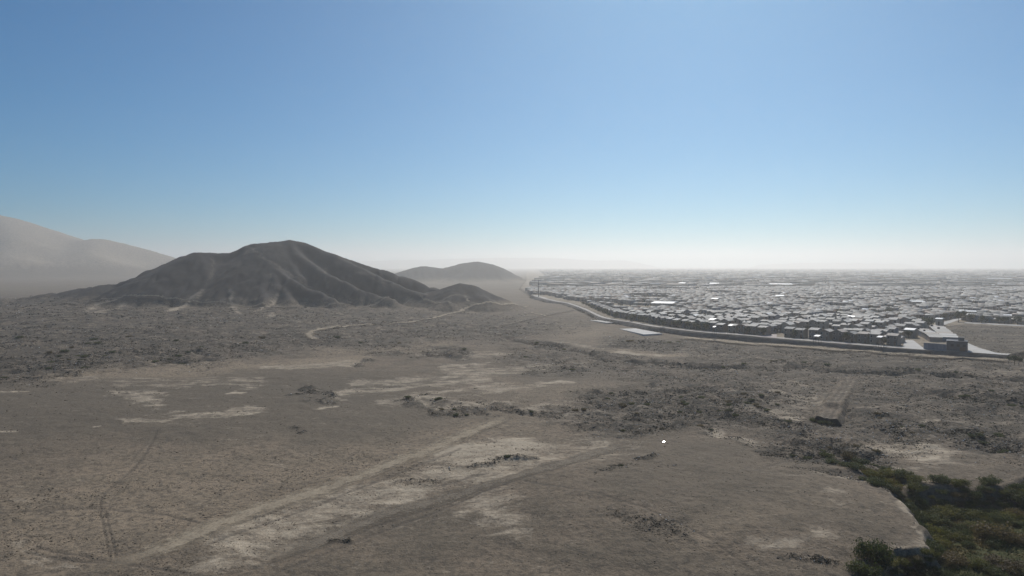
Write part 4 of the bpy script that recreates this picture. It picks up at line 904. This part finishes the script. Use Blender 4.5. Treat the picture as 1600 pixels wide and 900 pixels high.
# ------------------------------------------------------------------ scrub, stones and litter on the plain
def plain_sample(n, x0, x1, y0, y1, g):
    px = g.uniform(x0, x1, n); py = g.uniform(y0, y1, n); d = CH * F / (py - HOR + 1e-3)
    c, s = math.cos(PITCH), math.sin(PITCH); u = (450.0 - py) / F; k = -CH / (-s + u * c)
    return (px - 800) / F * k, (c + u * s) * k
def shards(name, X, Y, Z, SXY, SZ, col, mat, label, cat, nface, g, leafy, _u=0):
    """leafy: crossed ragged blades; else: broken stones (squashed jittered octahedra)"""
    n = len(X)
    if leafy:
        k = nface; c = g.normal(size=(n, k, 3)); c /= np.linalg.norm(c, axis=2)[..., None]; c *= g.random((n, k, 1)) ** .5
        c[..., 2] = np.abs(c[..., 2]); a = g.normal(size=(n, k, 3)); b = g.normal(size=(n, k, 3))
        a /= np.linalg.norm(a, axis=2)[..., None]; b /= np.linalg.norm(b, axis=2)[..., None]; s = g.uniform(.28, .6, (n, k, 1))
        T = np.stack([c - a * s, c + a * s, c + b * s], 2)       # n,k,3,3
        T[..., 0:2] *= SXY[:, None, None, None]; T[..., 2] *= SZ[:, None, None]; T[..., 0] += X[:, None, None]; T[..., 1] += Y[:, None, None]; T[..., 2] += Z[:, None, None]
        V = T.reshape(-1, 3); Fc = np.arange(len(V)).reshape(-1, 3); per = k
    else:
        base = np.array([(1,0,0),(0,1,0),(-1,0,0),(0,-1,0),(0,0,1),(.3,.2,-.6)], float); T = base[None] * g.uniform(.55, 1.3, (n, 6, 1)) + g.normal(size=(n, 6, 3)) * .15
        r = g.uniform(0, 6.28, n); c, s = np.cos(r)[:, None], np.sin(r)[:, None]; el = g.uniform(.6, 1.6, (n, 1))
        xx, yy = T[..., 0] * el, T[..., 1]; V = np.stack([(xx * c - yy * s) * SXY[:, None] + X[:, None], (xx * s + yy * c) * SXY[:, None] + Y[:, None], T[..., 2] * SZ[:, None] + Z[:, None]], -1).reshape(-1, 3)
        f = np.array([(0,1,4),(1,2,4),(2,3,4),(3,0,4),(1,0,5),(2,1,5),(3,2,5),(0,3,5)]); Fc = (f[None] + (np.arange(n) * 6)[:, None, None]).reshape(-1, 3); per = 8
    me = mesh_np(name, V, [Fc]); cc = np.repeat(col, per, 0); attr(me, 'pcol', 'FACE', np.concatenate([cc, np.ones((len(cc), 1))], 1))
    return tag(link(name, me, mat), label, cat, kind='stuff')
def pick(n, thr, g, y0=468, y1=902, sharp=1.0, seed=60):
    x, y = plain_sample(n, -70, 1670, y0, y1, g); A, B, de, pa, re, ru = masks(x, y)
    rr_ = np.hypot(x, y); clump = sstep(.46, .60, np.where(rr_ > 330, fbm(x, y, 13, 4, seed), fbm(x, y, 6, 4, seed))) * .75 + sstep(.42, .6, fbm(x, y, 32, 3, seed + 3)) * .25
    _, hs, val, plat = relief(x, y, A, B, de, pa, ru)
    ok = (g.random(n) < np.clip(de * 1.15, 0, 1) ** sharp * (clump * 1.5) * thr) & (val < .05) & (plat < .05) & (hs[0] < 12.5) & (hs[2] < 10)
    dE, _ = seg_dist(x, y, EDGE_S); ok &= dE > 4
    return x[ok], y[ok], np.hypot(x[ok], y[ok]), de[ok]
far_trees()
g = np.random.default_rng(31)
x, y, d, de = pick(250000, .75, g); z = zat(x, y); sz = (.6 + 2.4 * g.random(len(x)) ** 2) * d / F * (.6 + .6 * de) + .12
pal = np.array([(.048,.046,.034),(.065,.058,.044),(.042,.046,.032),(.085,.070,.050),(.056,.052,.048)])
shards('scrub', x, y, z - .1 * sz, sz * 1.15, sz * .62, pal[g.integers(0, 5, len(x))], M_ATTR, 'low dark scrub scattered thickly over the stony parts of the plain', 'scrub', 6, g, True)
x, y, d, de = pick(170000, .55, g, seed=64); z = zat(x, y); sz = (.4 + 1.5 * g.random(len(x)) ** 2) * d / F * (.6 + .5 * de) + .08
pal = np.array([(.085,.075,.066),(.11,.096,.082),(.07,.064,.060),(.13,.11,.094),(.095,.088,.082)])
shards('rubble', x, y, z, sz, sz * .6, pal[g.integers(0, 5, len(x))], M_ATTR, 'broken grey stones and rubble strewn over the stony parts of the plain', 'rubble', 8, g, False)
x, y, d, de = pick(60000, .25, g, seed=67); z = zat(x, y); sz = g.uniform(.3, 1.0, len(x)) * d / F + .05
shards('litter', x, y, z + .1, sz, sz * .5, np.array([(.55,.54,.52),(.42,.40,.37),(.65,.65,.64),(.40,.44,.48)])[g.integers(0, 4, len(x))], M_ATTR, 'pale scraps of litter and bleached stones among the rubble', 'litter', 8, g, False)
# pebbles over the open sand, near the drone
x, y = plain_sample(90000, -70, 1670, 600, 905, g); A, B, de, pa, re, ru = masks(x, y); _, hs, val, pl = relief(x, y, A, B, de, pa, ru)
tz = np.maximum(soft_poly(A, B, [(-80,780),(250,745),(520,690),(780,655),(830,690),(560,800),(330,880),(200,920),(-80,920)], 14), .6 * pa)
ok = (val < .03) & (g.random(len(x)) < sstep(.44, .6, fbm(x, y, 5, 4, 81)) * (.12 + .75 * tz) + .05); x, y = x[ok], y[ok]; d = np.hypot(x, y); sz = (g.random(len(x)) ** 3 * 1.3 + .4) * d / F
shards('pebbles', x, y, zat(x, y), sz, sz * .55, np.array([(.11,.09,.066),(.15,.122,.088),(.085,.072,.056),(.22,.18,.135)])[g.integers(0, 4, len(x))], M_ATTR, 'small stones scattered over the open sand in front', 'pebbles', 8, g, False)
k = g.integers(0, len(EP), 2600); nE = side_normals(EP); u_ = g.random(2600); kk_ = fbm(k * 4.0, k * 0.0, 30, 3, 99) + g.normal(size=2600) * .08 > .48; k, u_ = k[kk_], u_[kk_]
x, y = (EP[k] - nE[k] * (.5 + 4.2 * u_)[:, None] + g.uniform(-2, 2, (len(k), 2)) * .6).T; z = np.maximum(ZT * (1 - (.5 + 4.2 * u_) / 3.0), 0); sz = g.uniform(.3, 1.0, len(x))
shards('scrub', x, y, np.maximum(z, zat(x, y)) + .05, sz, sz * .8, np.array([(.05,.05,.036),(.075,.066,.05),(.045,.05,.034),(.14,.12,.10)])[g.integers(0, 4, len(x))], M_ATTR, 'dark scrub growing on and below the town embankment', 'scrub', 7, g, True)
LOT = poly_px([(1512,536),(1560,552),(1640,566),(1700,560),(1700,516),(1560,509),(1508,506),(1470,511)])
x = g.uniform(200, 420, 9000); y = g.uniform(320, 620, 9000); ok = in_poly(x, y, LOT) & (g.random(9000) < sstep(.4, .6, fbm(x, y, 16, 3, 95))); x, y = x[ok], y[ok]; sz = g.uniform(.2, .8, len(x))
shards('scrub', x, y, zat(x, y), sz, sz * .6, np.array([(.06,.055,.042),(.09,.078,.058),(.12,.10,.08)])[g.integers(0, 3, len(x))], M_ATTR, 'sparse low scrub on the vacant lot at the edge of town', 'scrub', 6, g, True)
# meadow grass in the wash
x = g.uniform(40, 150, 60000); y = g.uniform(70, 150, 60000); A, B, de, pa, re, ru = masks(x, y); _, hs, val, pl = relief(x, y, A, B, de, pa, ru)
ok = (val > .9) & (np.abs(A - 1500) < 160) & (g.random(len(x)) < .25 + .75 * sstep(.35, .6, fbm(x, y, 5, 3, 85))); x, y = x[ok], y[ok]; n = len(x); t = fbm(x, y, 11, 3, 86)[:, None]
cg = np.where(t > .55, np.array([[.20,.145,.055]]), np.array([[.075,.090,.030]])) * g.uniform(.6, 1.35, (n, 1))
shards('grass', x, y, zat(x, y), g.uniform(.18, .42, n), g.uniform(.15, .5, n), cg, M_ATTR, 'green and straw-coloured grass on the floor of the wash', 'grass', 5, g, True)

# bigger single bushes and boulders that stand out
rs = random.Random(123)
x, y, d, de = pick(90000, .5, g, 530, 760, 2.5, 60); o_ = np.nonzero(de > .55)[0]; g.shuffle(o_); sel = o_[:150]
for i in sel:
    r = rs.uniform(2.0, 4.2) * d[i] / F + .2
    put_bush('scrub_bush', x[i], y[i], r * 1.2, r * rs.uniform(.6, 1.0), rs.choice([M_BUSH, M_BUSH, M_DRY]), 'low dark scrub bush standing out of the rubble on the plain', 'scrub bushes on the stony plain', rs, stems=False)
# embanked earth ramp with its steep shadowed end
def ramp_mound():
    a = P(1292, 661); b = P(1326, 592); d = (b - a)[:2]; L = np.linalg.norm(d); d /= L; nr = np.array([d[1], -d[0]]); M_EARTH = plain('heaped_earth', (.158, .132, .102), .95, .35, .35)
    rt = empty('earth_ramp', (0, 0, 0)); tag(rt, 'straight raised earth ramp with a steep dark end across the stony plain', 'ramp')
    rows = []; ns = 60
    for i in range(ns + 1):
        s = L * i / ns; hh = 1.7 * (1 - .85 * i / ns); c = a[:2] + d * s; row = []
        for w_, f in ((-4.0, 0), (-3.1, .75), (-2.5, 1.1), (-1.7, .95), (-.9, .88), (0, .9), (.9, .88), (1.7, .95), (2.5, 1.12), (3.1, .75), (4.0, 0)):
            p = c + nr * (w_ + rs.uniform(-.3, .3)); z = float(zat(*p)[0]); row.append((p[0], p[1], z - .35 + (hh * f + .35) * 1.0 + rs.uniform(-.12, .12) * (f > 0)))
        rows.append(row)
    m = 11; V = [v for r in rows for v in r]; Fc = [(i*m+j, i*m+j+1, (i+1)*m+j+1, (i+1)*m+j) for i in range(ns) for j in range(m - 1)]
    me = pydata('ramp_body', V, Fc, True); me.materials.append(M_GROUND)
    e_ = np.array([0, .9, .3, .0, .55, .1, .55, .0, .3, .9, 0] * (ns + 1)); w2 = np.array([0, 0, 0, .3, .1, .35, .1, .3, 0, 0, 0] * (ns + 1)); one = np.ones_like(e_); attr(me, 'ma', 'POINT', np.stack([w2, e_ * .8, 0 * one, one], 1)); attr(me, 'mb', 'POINT', np.stack([0 * one, 0 * one, (e_ > .5) * (e_ < .6) * .6, 0 * one], 1)); link('body', me, None, rt)
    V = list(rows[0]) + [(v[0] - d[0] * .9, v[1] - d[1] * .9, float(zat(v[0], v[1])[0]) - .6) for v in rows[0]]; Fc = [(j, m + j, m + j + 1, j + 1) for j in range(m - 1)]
    me = pydata('ramp_end', V, Fc); me.materials.append(plain('shadow_toned_earth', (.035, .033, .03), .95, .3, 1.2)); link('end_face', me, None, rt)  # same earth, with the end face's shadow painted into its colour
ramp_mound()
for bi, (px, py) in enumerate(((1272,659),(1283,662),(1294,663),(1304,660))):
    p = PS(px, py); r = rs.uniform(1.0, 1.5); put_bush('scrub_bush', p[0], p[1], r, r * .9, M_BUSH, 'dark bush, %s from the left at the steep end of the earth ramp' % ordinal(bi), 'bushes at the end of the earth ramp', rs)
# sheet of bright metal lying on the mound: it throws the sun back at the drone
gp = P(1037, 695); gz = float(zat(gp[0], gp[1])[0]); gp = np.array([gp[0], gp[1], gz + .25]); vw = (Vector((0, 0, CH)) - Vector(gp)).normalized(); hv = (vw + SUND).normalized()
mm, n_, l_, b_ = mat_new('bare_sheet_metal'); b_.inputs['Metallic'].default_value = 1; b_.inputs['Roughness'].default_value = .22; b_.inputs['Base Color'].default_value = (.8, .8, .8, 1)
me = pydata('scrap_sheet', [(-.22,-.1,0),(.08,-.24,0),(.26,.02,0),(.06,.24,0),(-.2,.16,0),(-.22,-.1,-.02),(.08,-.24,-.02),(.26,.02,-.02),(.06,.24,-.02),(-.2,.16,-.02)], [(0,1,2,3,4),(9,8,7,6,5),(0,5,6,1),(1,6,7,2),(2,7,8,3),(3,8,9,4),(4,9,5,0)])
o = link('scrap_sheet', me, mm); o.location = gp; o.rotation_euler = hv.to_track_quat('Z', 'Y').to_euler(); tag(o, 'scrap of bare metal glinting in the sun on the sandy mound', 'scrap metal')
